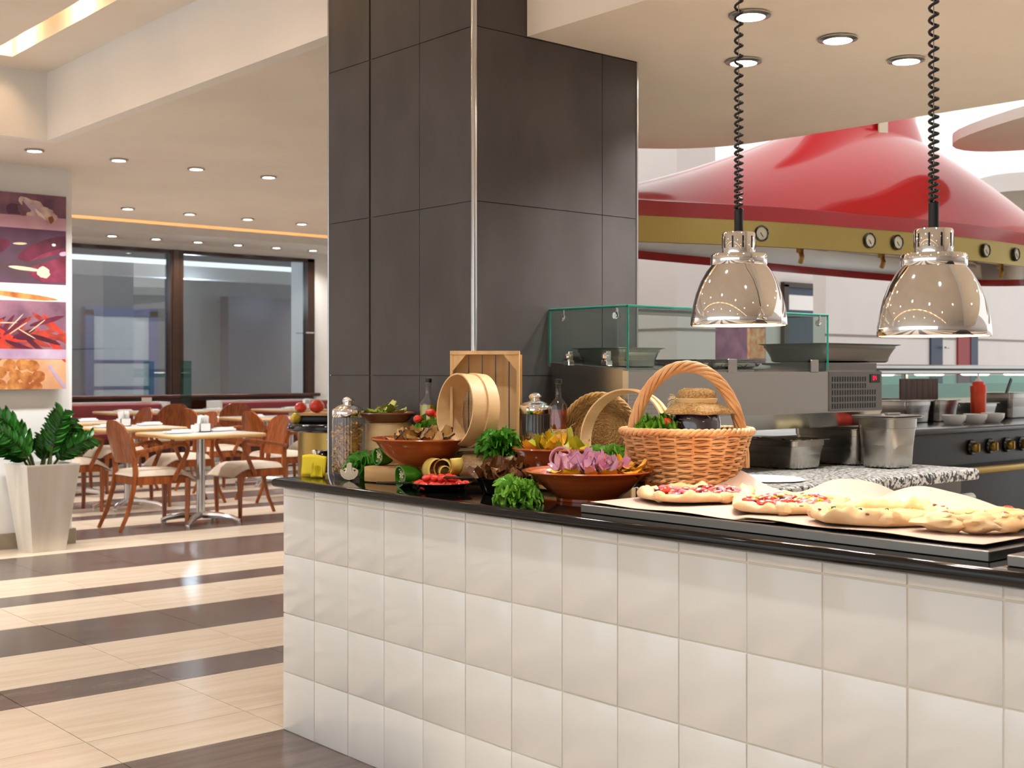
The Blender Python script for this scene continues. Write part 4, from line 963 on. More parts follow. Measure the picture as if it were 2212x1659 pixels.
# terracotta bowls
def clay_bowl(loc, r, h, label, base=.42):
    t = empty('clay_bowl', loc, 0, label, 'bowl')
    pr = [(0, .004), (r * base * .9, .004), (r * base, 0), (r * base, .008), (r * (base + .03), .012), (r * .68, h * .4), (r * .84, h * .72), (r * .9, h * .86), (r * .97, h * .91), (r, h * .96), (r * .985, h), (r * .9, h * .93), (r * .84, h * .84), (r * .8, h * .72)]
    MB().lathe(pr, 72, wob=lambda a, z: 1 + .006 * math.sin(3 * a + z * 30)).build('bowl_body', 'terracotta', t, smooth=50)
    MB().lathe([(r * .895, h * .925), (r * .835, h * .83), (r * .7, h * .5), (r * .4, h * .16), (0, h * .12)][::-1], 64).build('glazed_inside', 'terracotta_in', t, smooth=50)
    return t
B1 = clay_bowl((.498, .232, T + .053), .168, .1, 'wide terracotta bowl of grilled aubergine on the wooden block')
B2 = clay_bowl((.895, .478, T + .012), .147, .118, 'terracotta bowl of grilled green and yellow peppers in the middle')
mt = MB().rbox((0, 0, .006), (.17, .17, .011), .002, 1).build('wooden_coaster', 'oakboard', loc=(.895, .478, T)); tag(mt, 'thin wooden coaster under the pepper bowl', 'coaster')
B3 = clay_bowl((1.24, .285, T), .186, .088, 'terracotta bowl of red onion and pepper strips at the front', .5)
# small black pans
def black_pan(loc, r, h, rz, label):
    t = empty('black_pan', loc, rz, label, 'pan')
    MB().lathe([(0, .003), (r * .72, 0), (r * .76, .003), (r * .98, h * .95), (r, h), (r * .97, h), (r * .74, .006), (0, .006)], 48).build('pan_body', 'black_gloss', t, smooth=40)
    MB().rbox((-r - .05, 0, h - .004), (.11, .022, .007), .003, 2).build('handle', 'black_gloss', t)
    return t
K1 = black_pan((.735, .13, T), .1, .026, R(40), 'shallow black pan of cherry tomatoes, handle to the left')
K2 = black_pan((.945, .215, T), .088, .05, R(35), 'deeper black pan of fried brown mushrooms')

# ---- wicker
def woven(m, r0, r1, h, rows, stakes, ax, ay, wr, flare=1.0):
    n = stakes * 4
    for k in range(rows):
        t = (k + .5) / rows; rr = r0 + (r1 - r0) * t ** flare
        m.tube([((rr + .0062 * math.cos(stakes * a / 2 + k * math.pi)) * ax * math.cos(a), (rr + .0062 * math.cos(stakes * a / 2 + k * math.pi)) * ay * math.sin(a), h * t + .0012 * math.sin(stakes * a + k)) for a in [2 * math.pi * i / n for i in range(n)]], wr, 5, closed=True)
def braid(m, r, ax, ay, z, turns, rad, n=3, wr=.005, rz=0):
    for j in range(n):
        P = []
        for i in range(turns * 8):
            a = 2 * math.pi * i / (turns * 8); ph = turns * a + j * 2 * math.pi / n; q = r + rad * math.cos(ph); P.append((q * ax * math.cos(a), q * ay * math.sin(a), z + rad * .8 * math.sin(ph)))
        m.tube(P, wr, 6, closed=True)
hb = empty('handled_basket', (1.375, .56, T + .0475), math.atan2(RD.y, RD.x), 'oval honey-coloured wicker basket with a tall arched handle', 'basket')
AX, AY, HB = 1.0, .74, .145
m = MB(); woven(m, .138, .188, HB, 17, 22, AX, AY, .0044, .85); m.build('weave', 'wicker', hb, smooth=60)
m = MB()
for k in range(22):
    a = 2 * math.pi * k / 22 + math.pi / 22; m.tube([(.138 * AX * math.cos(a), .138 * AY * math.sin(a), .0), (.164 * AX * math.cos(a), .164 * AY * math.sin(a), HB * .5), (.188 * AX * math.cos(a), .188 * AY * math.sin(a), HB)], .005, 5)
m.build('stakes', 'wicker', hb)
m = MB(); braid(m, .19, AX, AY, HB + .004, 20, .008, 3, .0065); m.build('rim', 'wicker', hb, smooth=60)
m = MB(); braid(m, .14, AX, AY, .006, 16, .006, 2, .006); m.build('foot_ring', 'wicker', hb, smooth=60)
MB().lathe([(0, .004), (.136, .004), (.136, .01), (0, .01)], 40).xf(Matrix.Diagonal((AX, AY, 1, 1))).build('bottom', 'wicker_dark', hb)
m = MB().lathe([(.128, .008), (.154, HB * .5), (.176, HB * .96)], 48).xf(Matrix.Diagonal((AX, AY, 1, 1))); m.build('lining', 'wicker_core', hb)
m = MB(); HW, HT = .168, .355
for j in range(7):
    P = []; R_ = []
    for i in range(61):
        t = i / 60; a = math.pi * t; x = -HW * math.cos(a) * (1 - .06 * math.sin(a)); z = .05 + (HT - .05 - .015) * math.sin(a) ** .78
        if i in (0, 60): z = .04
        tn = Vector((HW * math.sin(a) + 1e-4, 0, (HT - .05) * math.cos(a))).normalized(); nn = Vector((-tn.z, 0, tn.x)); ph = t * 16 + j * 2 * math.pi / 7; rad = .0125
        P.append((Vector((x, 0, z)) + nn * rad * math.cos(ph) + Vector((0, 1, 0)) * rad * math.sin(ph))[:])
    m.tube(P, .0062, 6)
m.build('handle', 'wicker', hb, smooth=60)
# round bread basket on its edge
bk = empty('bread_basket', (.795, .68, T + .045), R(30), 'round shallow wicker bread basket standing on edge behind the chilli oil', 'basket')
rk2 = MB().rbox((0, 0, .027), (.2, .06, .054), .003, 1).build('riser_block', 'pine', loc=(.855, .735, GZ + .0005), rz=R(30)); tag(rk2, 'wooden block under the standing bread basket', 'block')
Mb = Matrix.Translation((.07, .02, .118)) @ RX(R(78))
m = MB()
for k in range(17): rr = .004 + k * .0064; m.tube([((rr) * math.cos(a), rr * math.sin(a), .003 * math.cos(8 * a + k * math.pi)) for a in [2 * math.pi * i / 48 for i in range(48)]], .0032, 5, closed=True)
m.xf(Mb).build('bottom', 'wicker_dark', bk, smooth=60)
m = MB(); woven(m, .108, .122, .05, 7, 20, 1, 1, .0036); m.xf(Mb).build('weave', 'wicker_dark', bk, smooth=60)
m = MB(); braid(m, .124, 1, 1, .052, 14, .006, 3, .005); m.xf(Mb).build('rim', 'wicker_dark', bk, smooth=60)
m = MB()
for k in range(16): a = 2 * math.pi * k / 16; m.tube([(.01 * math.cos(a), .01 * math.sin(a), 0), (.105 * math.cos(a), .105 * math.sin(a), 0), (.122 * math.cos(a), .122 * math.sin(a), .05)], .003, 5)
m.xf(Mb).build('stakes', 'wicker_dark', bk)
# burlap-topped jar inside the basket
bj = empty('burlap_jar', (1.40, .575, T + .06), R(30), 'round glass jar of purple cabbage topped with burlap, in the handled basket', 'jar')
MB().lathe([(0, -.0), (.056, 0), (.064, .01), (.072, .06), (.072, .165), (.064, .195), (.05, .21), (.05, .24)], 40).build('glass', 'jar_glass', bj)
MB().lathe([(0, .004), (.062, .012), (.0685, .06), (.0685, .165), (.06, .193), (0, .2)], 40).build('cabbage', 'purple', bj)
m = MB(); r2 = random.Random(3)
for k in range(60):
    a = r2.uniform(0, 6.28); z = r2.uniform(.08, .185); rr = .0692; m.tube([(rr * math.cos(a), rr * math.sin(a), z), (rr * math.cos(a + .15), rr * math.sin(a + .15), z + r2.uniform(-.008, .008))], .0009, 4)
m.build('shreds', 'seed', bj)
MB().lathe([(0, .263), (.035, .262), (.052, .255), (.056, .243), (.054, .231), (.0535, .223), (.062, .217), (.075, .209), (.086, .2), (.095, .188)], 72, wob=lambda a, z: 1 + (.0 if z > .227 else (.227 - z) * 3.6 * math.sin(5 * a + .6) + (.227 - z) * 1.6 * math.sin(9 * a))).build('burlap_cover', 'burlap', bj, solid=.003, smooth=60)
m = MB()
for k in range(4): m.tube([((.0565 + .001 * k) * math.cos(a), (.0565 + .001 * k) * math.sin(a), .221 + k * .0035) for a in [2 * math.pi * i / 32 for i in range(32)]], .0024, 5, closed=True)
for k in range(16):
    a = R(188 + r2.uniform(-20, 20)); p = Vector((.06 * math.cos(a), .06 * math.sin(a), .227)); d = Vector((math.cos(a) * r2.uniform(.2, 1), math.sin(a) + r2.uniform(-.8, .4), r2.uniform(-1.6, .6))) * .03
    m.tube([p[:], (p + d * .6 + Vector((0, 0, .006)))[:], (p + d)[:]], .0012, 4)
m.build('raffia_bow', 'raffia', bj)

# ================================================================== FOOD
def lettuce_leaf(seed):
    r2 = random.Random(seed); a0, a1, a2 = r2.uniform(0, 6), r2.uniform(0, 6), r2.uniform(0, 6); cup = r2.uniform(.3, .7)
    def f(u, v_):
        s = v_ * 2 - 1; wd = (.1 + .9 * math.sin(min(1, u * 1.02) * 1.5708) ** .9) * .68
        e = max(u ** 2, abs(s) ** 3 * u)
        y = s * wd * (1 - .12 * u * abs(s)); x = u * (1 - .18 * s * s)
        z = cup * (y * y) * .7 + .2 * e * math.sin(7 * s + a0) + .16 * e * math.sin(15 * s + a1 + 4 * u) + .085 * e * math.sin(25 * s + a2) + .06 * u * math.sin(9 * u + a2) - .25 * u * u
        x += .05 * e * math.sin(19 * s + a1)
        return (x, y, z)
    return MB().grid(f, 10, 48)
_lv = {}
def lettuce(loc, r, label, seed, n=24, m='lettuce', flat=.8, span=1.0, group=None):
    t = empty('lettuce', loc, 0, label, 'lettuce', group); r2 = random.Random(seed)
    MB().sph((0, 0, r * .3 * flat), (r * .5, r * .5, r * .42 * flat), 12, 8, wob=.3).build('heart', 'lettuce_dark', t)
    for i in range(n):
        q = (i + .5) / n; el = math.asin(min(.98, q ** 1.1)) if True else 0; az = i * 2.39996 + r2.uniform(-.3, .3)
        d = Vector((math.cos(az) * math.cos(el), math.sin(az) * math.cos(el), math.sin(el) * 1.0))
        up = Vector((-math.cos(az) * math.sin(el), -math.sin(az) * math.sin(el), math.cos(el)))
        M3 = Matrix((d, up.cross(d), up)).transposed()
        L = r * r2.uniform(.72, .95) * span
        key = (seed + i) % 6, m
        if key not in _lv:
            o = lettuce_leaf(key[0] * 13 + 1).build('leaf', m, t, smooth=80); _lv[key] = o
        else: o = inst(_lv[key], t, (0, 0, 0))
        o.rotation_euler = (M3 @ Matrix.Rotation(r2.uniform(-.5, .5), 3, 'X')).to_euler(); o.location = d * r * .12 + Vector((0, 0, r * .22)); o.scale = (L, L, L * .9)
        o.location.z *= flat
    return t
def pieces(parent, src, spots):
    for k, (loc, rot, s) in enumerate(spots):
        o = inst(src, parent, loc, rot, (s, s, s) if not isinstance(s, tuple) else s)
def cherry(loc, label, r=.013, rot=0, group=None):
    t = MB().sph((0, 0, r), (r * 1.35, r, r), 14, 10, RZ(rot)).build('cherry_tomato', 'tomato', loc=loc); tag(t, label, 'tomato', group); return t
lettuce((.2, .215, T), .075, 'curly green lettuce tucked between the pasta jar and the wooden block', 5, 22, 'lettuce_dark', 1.15)
lettuce((.385, .362, T + .125), .085, 'curly lettuce with red cherry tomatoes below the olive-oil bottle', 9, 26, 'lettuce', .75)
lettuce((.74, .365, T + .1), .078, 'bushy curly lettuce above the tipped jar', 14, 26, 'lettuce_dark', 1.0)
lettuce((1.075, .53, T + .03), .1, 'curly lettuce with one cherry tomato beside the handled basket', 21, 30, 'lettuce', 1.0)
lettuce((1.165, .075, T), .072, 'curly lettuce at the counter\'s front edge under the onion bowl', 33, 24, 'lettuce', .85)
lettuce((1.325, .49, T + .17), .08, 'lettuce leaves lying inside the handled basket', 41, 20, 'lettuce', .6)
for i, (x, y, z, a) in enumerate(((.385, .300, 1.062, .2), (.40, .345, 1.083, 1.0), (.425, .36, 1.075, .4))):
    cherry((x, y, z + .015), 'cherry tomato on the lettuce by the oil bottle, ' + ('leftmost', 'topmost', 'rightmost')[i], .014, a, 'tomatoes on the left lettuce')
cherry((1.13, .45, .965), 'single cherry tomato stuck in the lettuce by the handled basket', .014, 1.2); cherry((1.375, .47, 1.095), 'cherry tomato peeking out of the handled basket', .012, .5)
# green peppers, halved
def half_pepper(loc, rz, r, label):
    t = empty('green_pepper', loc, rz, label, 'pepper')
    wv = lambda a, z: 1 + .07 * math.cos(3 * a)
    M = Matrix.Translation((0, 0, r * .98)) @ RX(R(90))
    MB().lathe([(0, -r * 1.5), (r * .4, -r * 1.48), (r * .8, -r * 1.2), (r, -r * .6), (r * 1.02, 0), (r * .97, r * .7), (r * .86, r * .7), (r * .9, 0), (r * .86, -r * .7), (0, -r * 1.2)], 40, wob=wv).xf(M).build('flesh', 'green_pepper', t, smooth=60)
    MB().lathe([(r * .88, r * .69), (r * .89, r * .1), (r * .8, -r * .6), (0, -r)], 36, wob=wv).xf(M).build('inside', 'pepper_in', t, smooth=60)
    sd = MB(); r2 = random.Random(6)
    for k in range(40): sd.sph((r2.gauss(0, r * .2), r2.gauss(0, r * .28) + r * .1, -r * .2 + r2.uniform(0, r * .8)), .0032, 6, 4)
    sd.xf(M).build('seeds', 'seed', t, kind='stuff'); return t
half_pepper((.325, .195, T + .0535), R(0), .03, 'halved green pepper lying on the wooden block beside the bowl')
half_pepper((.56, .125, T), R(-5), .035, 'halved green pepper with white seeds in front of the wooden block')
# halved mushroom
mh = empty('halved_mushroom', (.225, .13, T), R(38), 'white mushroom cut in half, leaning on the pasta jar', 'mushroom')
ol = [(-.031, .036), (-.033, .028), (-.029, .015), (-.017, .004), (0, .0), (.017, .004), (.029, .015), (.033, .028), (.031, .036), (.024, .034), (.013, .022), (.0095, .03), (.0085, .056), (.0, .06), (-.0085, .056), (-.0095, .03), (-.013, .022), (-.024, .034)]
Mh = Matrix(((1, 0, 0, 0), (0, 0, -1, 0), (0, 1, 0, 0), (0, 0, 0, 1)))
MB().prism(ol, .004, .012, Mh).sph((0, .004, .022), (.031, .016, .021), 20, 12).build('cap', 'mushroom_white', mh, smooth=40)
for s_ in (-1, 1): MB().prism([(s_ * .0105, .03), (s_ * .0135, .0225), (s_ * .023, .0335), (s_ * .017, .036)][::s_], .003, .0075, Mh).build('gills', 'mushroom_gill', mh, smooth=0)
# cherry tomatoes in the shallow pan
r5 = random.Random(12); n_t = 0; TO = []
for k in range(26):
    a = k * 2.399; q = .082 * math.sqrt((k + .5) / 26); TO.append((q * math.cos(a), q * math.sin(a), .006))
for k in range(9): a = k * 2.399; q = .05 * math.sqrt((k + .3) / 9); TO.append((q * math.cos(a), q * math.sin(a), .026))
src = None
for x, y, z in TO:
    if src is None: src = MB().sph((0, 0, .012), (.0155, .0125, .012), 14, 10).build('cherry_tomato', 'tomato'); o = src
    else: o = src.copy(); COL.objects.link(o)
    o.location = (.735 + x, .13 + y, T + z + .001); o.rotation_euler.z = r5.uniform(0, 6)
    tag(o, 'small red cherry tomato heaped in the shallow black pan', 'tomato', 'cherry tomatoes in the black pan')
# heaped sliced food: each piece an object of its own, sharing meshes
def heap(name, srcs, loc, r, h, count, seed, label, cat, group, sz=(.8, 1.2), tilt=.7, z0=0):
    r2 = random.Random(seed); first = {}
    for k in range(count):
        j = k % len(srcs); a = k * 2.399 + r2.uniform(-.3, .3); q = r * math.sqrt((k + .5) / count) * r2.uniform(.85, 1); z = z0 + h * (1 - (q / r) ** 2) * r2.uniform(.6, 1)
        if j not in first: first[j] = srcs[j]; o = srcs[j]
        else:
            o = srcs[j].copy(); COL.objects.link(o)
            for ch in srcs[j].children: c = ch.copy(); COL.objects.link(c); c.parent = o
        o.location = (loc[0] + q * math.cos(a), loc[1] + q * math.sin(a), loc[2] + z); o.rotation_euler = (r2.uniform(-tilt, tilt), r2.uniform(-tilt, tilt), r2.uniform(0, 6.28)); s_ = r2.uniform(*sz); o.scale = (s_, s_, s_)
        tag(o, label, cat, group)
def slice_piece(name, L, Wd, th, m, skin=None, bend=.4, seed=0):
    def f(off): return lambda u, v_: ((u - .5) * L, (v_ - .5) * Wd * math.sin(math.pi * (.12 + .76 * u)) ** .6, bend * L * (u - .5) ** 2 * 2 + .25 * Wd * (v_ - .5) ** 2 + off + .004 * noise.noise(Vector((u * 5, v_ * 4, seed))))
    b = MB().grid(f(th), 8, 5).grid(lambda u, v_: f(0)(1 - u, v_), 8, 5); o = b.build(name, m, smooth=60)
    if skin:
        e = MB()
        for sd in (0,): e.tube([(f(th / 2)(i / 8, sd)) for i in range(9)], th * .42, 5)
        e.build('skin', skin, o)
    return o
heap('a', [slice_piece('aubergine_slice', .08, .042, .007, 'aubergine', 'aubergine_skin', .5, 1), slice_piece('aubergine_slice', .065, .038, .007, 'aubergine', 'aubergine_skin', .8, 2)], (.498, .232, T + .053 + .074), .1, .035, 22, 3, 'slice of grilled aubergine with dark skin in the terracotta bowl', 'aubergine', 'grilled aubergine slices', (.8, 1.2), .5)
heap('p', [slice_piece('pepper_strip', .09, .034, .005, 'pepper_lime', None, .9, 3), slice_piece('pepper_strip', .08, .03, .005, 'pepper_yellow', None, 1.0, 4), slice_piece('pepper_strip', .07, .03, .005, 'pepper_orange', None, .7, 5)], (.895, .478, T + .012 + .09), .095, .035, 26, 5, 'strip of grilled pepper heaped in the middle terracotta bowl', 'pepper', 'grilled pepper strips')
heap('z', [slice_piece('zucchini_slice', .075, .03, .006, 'zucchini_pale', 'zucchini', .3, 6), slice_piece('zucchini_slice', .07, .026, .008, 'zucchini', None, .3, 7)], (.125, .35, DZ + .02), .065, .024, 16, 8, 'slice of grilled zucchini in the brown clay dish', 'zucchini', 'zucchini slices')
heap('m', [slice_piece('mushroom_slice', .042, .032, .007, 'mushroom', None, 1.2, 8), slice_piece('mushroom_slice', .036, .03, .008, 'mushroom_pale', None, .8, 9), slice_piece('mushroom_slice', .045, .026, .006, 'mushroom', None, 1.6, 10)], (.945, .215, T + .042), .074, .036, 46, 9, 'fried brown mushroom slice in the deeper black pan', 'mushroom', 'fried mushrooms in the black pan', (.8, 1.25), .9)
# onion bowl: pepper sheets around, onions heaped
heap('y', [slice_piece('pepper_strip', .12, .06, .004, 'pepper_yellow', None, .25, 11), slice_piece('pepper_strip', .11, .05, .004, 'pepper_orange', None, .2, 12)], (1.225, .27, T + .064), .125, .008, 12, 13, 'wide yellow-orange pepper sheet lining the onion bowl', 'pepper', 'pepper sheets in the onion bowl', (.8, 1.15), .14)
heap('y', [slice_piece('pepper_strip', .1, .03, .005, 'pepper_orange', None, .6, 14)], (1.31, .36, T + .072), .06, .012, 6, 15, 'thin orange pepper strip at the right side of the onion bowl', 'pepper', 'orange pepper strips in the onion bowl', (.8, 1.1), .25)
heap('o', [slice_piece('onion_piece', .056, .04, .006, 'onion_pale', 'onion', 1.3, 31), slice_piece('onion_piece', .048, .036, .007, 'onion', None, 1.6, 32), slice_piece('onion_piece', .06, .03, .006, 'onion_pale', 'onion', 1.0, 33)], (1.24, .285, T + .078), .1, .03, 44, 21, 'chunk of red onion heaped in the front terracotta bowl', 'onion', 'red onion chunks', (.7, 1.05), .65)
for k, (x, y, z, a, b_) in enumerate(((1.175, .235, T + .12, 1.2, .4), (1.20, .25, T + .108, .5, 2.0))):
    o = MB().lathe([(.03, -.007), (.034, -.004), (.034, .006), (.029, .007), (.03, -.007)], 30).build('onion_ring', 'onion', loc=(x, y, z)); o.rotation_euler = (a, b_ * .3, b_); tag(o, 'upright red onion ring, ' + ('front one' if k else 'tallest one'), 'onion', 'onion rings')
# rolled pasta sheets on the cork
ps = empty('pasta_sheets', (.655, .205, T + .0305), R(45), 'curled pale yellow pasta sheets on the cork disc', 'pasta')
def curl(r0, r1, a0, a1, wd, M, nm='sheet'):
    MB().grid(lambda u, v_: ((r0 + (r1 - r0) * u) * math.cos(a0 + (a1 - a0) * u), (v_ - .5) * wd * (1 + .3 * u), (r0 + (r1 - r0) * u) * math.sin(a0 + (a1 - a0) * u)), 20, 4).xf(M).build(nm, 'lasagna', ps, solid=.0025, smooth=60)
curl(.022, .03, R(-40), R(230), .05, Matrix.Translation((.0, 0, .034))); curl(.028, .05, R(100), R(240), .055, Matrix.Translation((-.018, -.01, .035)) @ RZ(.5)); curl(.03, .045, R(-80), R(40), .05, Matrix.Translation((.012, -.008, .036)) @ RZ(-.5)); curl(.016, .02, R(-30), R(250), .04, Matrix.Translation((.005, -.02, .022)) @ RZ(.3))
# yellow folded papers
yp = MB().grid(lambda u, v_: ((u - .5) * .095, .003 * math.sin(u * 6 + v_ * 3) + .012 * v_, .072 * v_ + .004 * math.sin(u * 4) * v_), 12, 6).build('yellow_napkin', 'yellow_paper', loc=(.0, .12, T), rz=R(30), solid=.006, smooth=60); tag(yp, 'flat upright bright yellow folded napkin at the counter end', 'napkin')
yp2 = MB().grid(lambda u, v_: ((u - .5) * .05 * (1 - .3 * v_), .012 * math.sin(u * 9) * v_, .055 * v_ * (1 - .3 * u)), 10, 6).build('yellow_napkin', 'yellow_paper', loc=(.065, .095, T), rz=R(30), solid=.004, smooth=30); tag(yp2, 'small crumpled yellow napkin against the pasta jar', 'napkin')
cz = MB().rbox((0, 0, .022), (.035, .03, .042), .004, 1, RZ(.3) and 0, RX(.2) @ RZ(.4)).build('cheese_chunk', 'cheese', loc=(.805, .36, T + .06)); tag(cz, 'pale wedge of hard cheese beside the tipped jar lid', 'cheese')
czb = MB().rbox((0, 0, .03), (.04, .035, .06), .004, 1).build('riser_block', 'pine', loc=(.805, .36, T)); tag(czb, 'small wooden block under the cheese wedge', 'block')

# ================================================================== TRAY, PARCHMENT, PIZZAS
tr = empty('pizza_tray', (1.462, .04, T), 0, 'long flat steel tray of pizzas along the counter front', 'tray')
TW, TD = 1.152, .53
MB().rbox((TW / 2, TD / 2, .011), (TW, TD, .022), .002, 1).build('tray_top', 'steel_dark', tr)
pc = MB()
def sheet(x0, x1, y0, y1, seed, lift):
    def f(u, v_):
        x = x0 + (x1 - x0) * u; y = y0 + (y1 - y0) * v_ + .015 * math.sin(u * 5 + seed) * v_
        z = .0245 + .002 * (math.sin(x * 20 + seed) + 1) + lift * max(0, v_ - .62) ** 2 * 7 * (.55 + .45 * math.sin(u * 8 + seed * 2.1)) + .006 * max(0, v_ - .7) * math.sin(u * 23 + seed)
        return (x, y, z)
    return MB().grid(f, 30, 16)
sheet(.02, .62, .015, .6, 1, .06).build('parchment', 'parchment', tr, smooth=60); sheet(.5, 1.13, .02, .58, 2.6, .05).xf(Matrix.Translation((0, 0, .0045))).build('parchment', 'parchment', tr, smooth=60)
tr2 = MB().rbox((.25, TD / 2, .011), (.5, TD, .022), .002, 1).build('pizza_tray', 'steel_dark', loc=(2.66, .02, T)); tag(tr2, 'second steel tray starting at the right edge of the picture', 'tray')
PZ0 = T + .0345
_tp = {}
def topping(kind):
    if kind == 'ham': return MB().sph((0, 0, .003), (.017, .012, .004), 10, 6, wob=.4, seed=2).build('ham', 'ham')
    if kind == 'olive': return MB().lathe([(.003, 0), (.007, 0), (.008, .003), (.007, .006), (.003, .006), (.003, 0)], 12).build('olive', 'olive')
    if kind == 'tomato': return MB().sph((0, 0, .003), (.014, .01, .005), 10, 6, wob=.3, seed=5).build('tomato_piece', 'tomato_pale')
    if kind == 'herb': return MB().grid(lambda u, v_: ((u - .5) * .016, (v_ - .5) * .009 * math.sin(3.1 * u + .02), .002 + .004 * math.sin(u * 5)), 5, 2).build('herb', 'herb')
    if kind == 'onion': return MB().lathe([(.012, 0), (.0145, .001), (.0145, .004), (.012, .005), (.012, 0)], 18).build('onion_slice', 'onion')
    if kind == 'pepper': return MB().tube([(-.012, 0, .003), (0, .004, .005), (.012, 0, .003)], .003, 6).build('pepper_bit', 'pepper_lime')
    if kind == 'bubble': return MB().sph((0, 0, 0), (.02, .017, .014), 12, 8, wob=.25, seed=8).build('crust_bubble', 'crust')
    if kind == 'char': return MB().sph((0, 0, 0), (.007, .005, .0022), 8, 5, wob=.4).build('char_spot', 'crust_char')
def pizza(loc, ax, ay, rz, cover, tops, label, seed, puff=1.0):
    t = empty('pizza', loc, rz, label, 'pizza'); r2 = random.Random(seed)
    nz = lambda a, s: noise.noise(Vector((math.cos(a) * 1.8, math.sin(a) * 1.8, seed * 3 + s)))
    def f(u, v_):
        a = 2 * math.pi * u; R0 = 1 + .08 * nz(a, 0); th = 2 * math.pi * v_; hh = .0115 * puff * (1 + .6 * nz(a * 2, 5)); ww = .017 * (1 + .3 * nz(a, 9))
        x = R0 * ax * math.cos(a); y = R0 * ay * math.sin(a); n = Vector((math.cos(a), math.sin(a)))
        q = ww * math.cos(th); return (x + n.x * (q - ww), y + n.y * (q - ww), hh * (1 + math.sin(th)) * (1 + .3 * noise.noise(Vector((x * 38, y * 38, th))) + .15 * noise.noise(Vector((x * 90, y * 90, th * 2)))))
    MB().grid(f, 110, 14, True, True).build('crust', 'crust', t, smooth=70)
    MB().grid(lambda u, v_: ((1 + .08 * nz(2 * math.pi * u, 0)) * (ax - .014) * v_ * math.cos(2 * math.pi * u), (1 + .08 * nz(2 * math.pi * u, 0)) * (ay - .014) * v_ * math.sin(2 * math.pi * u), .0145 + .006 * noise.noise(Vector((v_ * 8 * math.cos(6.28 * u), v_ * 8 * math.sin(6.28 * u), seed)))), 48, 8, True).build('topping_base', cover, t, smooth=70)
    for kind, cnt in tops:
        for k in range(cnt):
            a = r2.uniform(0, 6.28); q = math.sqrt(r2.random()) * .76; zz = .0175
            if kind in ('bubble', 'char'): q = .93; zz = .012 * puff if kind == 'bubble' else .0205 * puff
            if kind not in _tp: _tp[kind] = topping(kind); o = _tp[kind]; o.parent = t
            else: o = inst(_tp[kind], t, (0, 0, 0))
            o.location = (ax * q * math.cos(a), ay * q * math.sin(a), zz); o.rotation_euler = (r2.uniform(-.25, .25), r2.uniform(-.25, .25), r2.uniform(0, 6.28)); s_ = r2.uniform(.8, 1.25); o.scale = (s_, s_, s_)
    return t
pizza((1.625, .315, PZ0), .148, .165, 0, 'pizza_red', [('ham', 26), ('olive', 14), ('onion', 8), ('tomato', 14), ('char', 8), ('bubble', 3)], 'oval pizza with pink ham, olives and red onion, nearest the clay bowl', 1)
pizza((1.955, .285, PZ0 + .001), .145, .17, .3, 'pizza_red', [('ham', 22), ('pepper', 20), ('tomato', 14), ('olive', 4), ('char', 8), ('bubble', 4)], 'oval pizza with peppers and ham bits, second from the clay bowl', 2)
pizza((2.245, .235, PZ0 + .001), .14, .165, -.2, 'pizza_cheese', [('herb', 16), ('bubble', 9), ('char', 6)], 'plain puffy cheese pizza with green herbs, third on the tray', 3, 1.35)
# last pizza is cut into puffy slices
ps4 = empty('pizza', (2.48, .31, PZ0 + .001), 0, 'cut pizza in puffy folded slices at the right end of the tray', 'pizza'); r2 = random.Random(8)
for k, (x, y, a, sx, sy) in enumerate(((-.045, -.14, .5, .055, .04), (.02, -.10, .9, .05, .04), (.055, -.055, 1.3, .045, .04), (.045, .02, 1.0, .05, .045), (-.01, .06, .3, .06, .045), (-.05, -.02, 1.2, .05, .05), (.05, .1, .8, .05, .045))):
    b = MB().sph((0, 0, .017), (sx, sy, .018), 28, 14, wob=.45, seed=k + 3).xf(Matrix.Translation((x, y, 0)) @ RZ(a)); o = b.build('slice', 'crust', ps4, smooth=70)
    MB().sph((0, 0, .03), (sx * .55, sy * .5, .007), 14, 6, wob=.5, seed=k + 20).xf(Matrix.Translation((x, y, 0)) @ RZ(a)).build('melted_cheese', 'pizza_cheese', o, smooth=70)
    if k % 2 == 0: MB().sph((.01, 0, .034), (.018, .01, .006), 10, 6, wob=.3, seed=k).xf(Matrix.Translation((x, y, 0)) @ RZ(a + 1)).build('tomato_piece', 'tomato_pale', o)

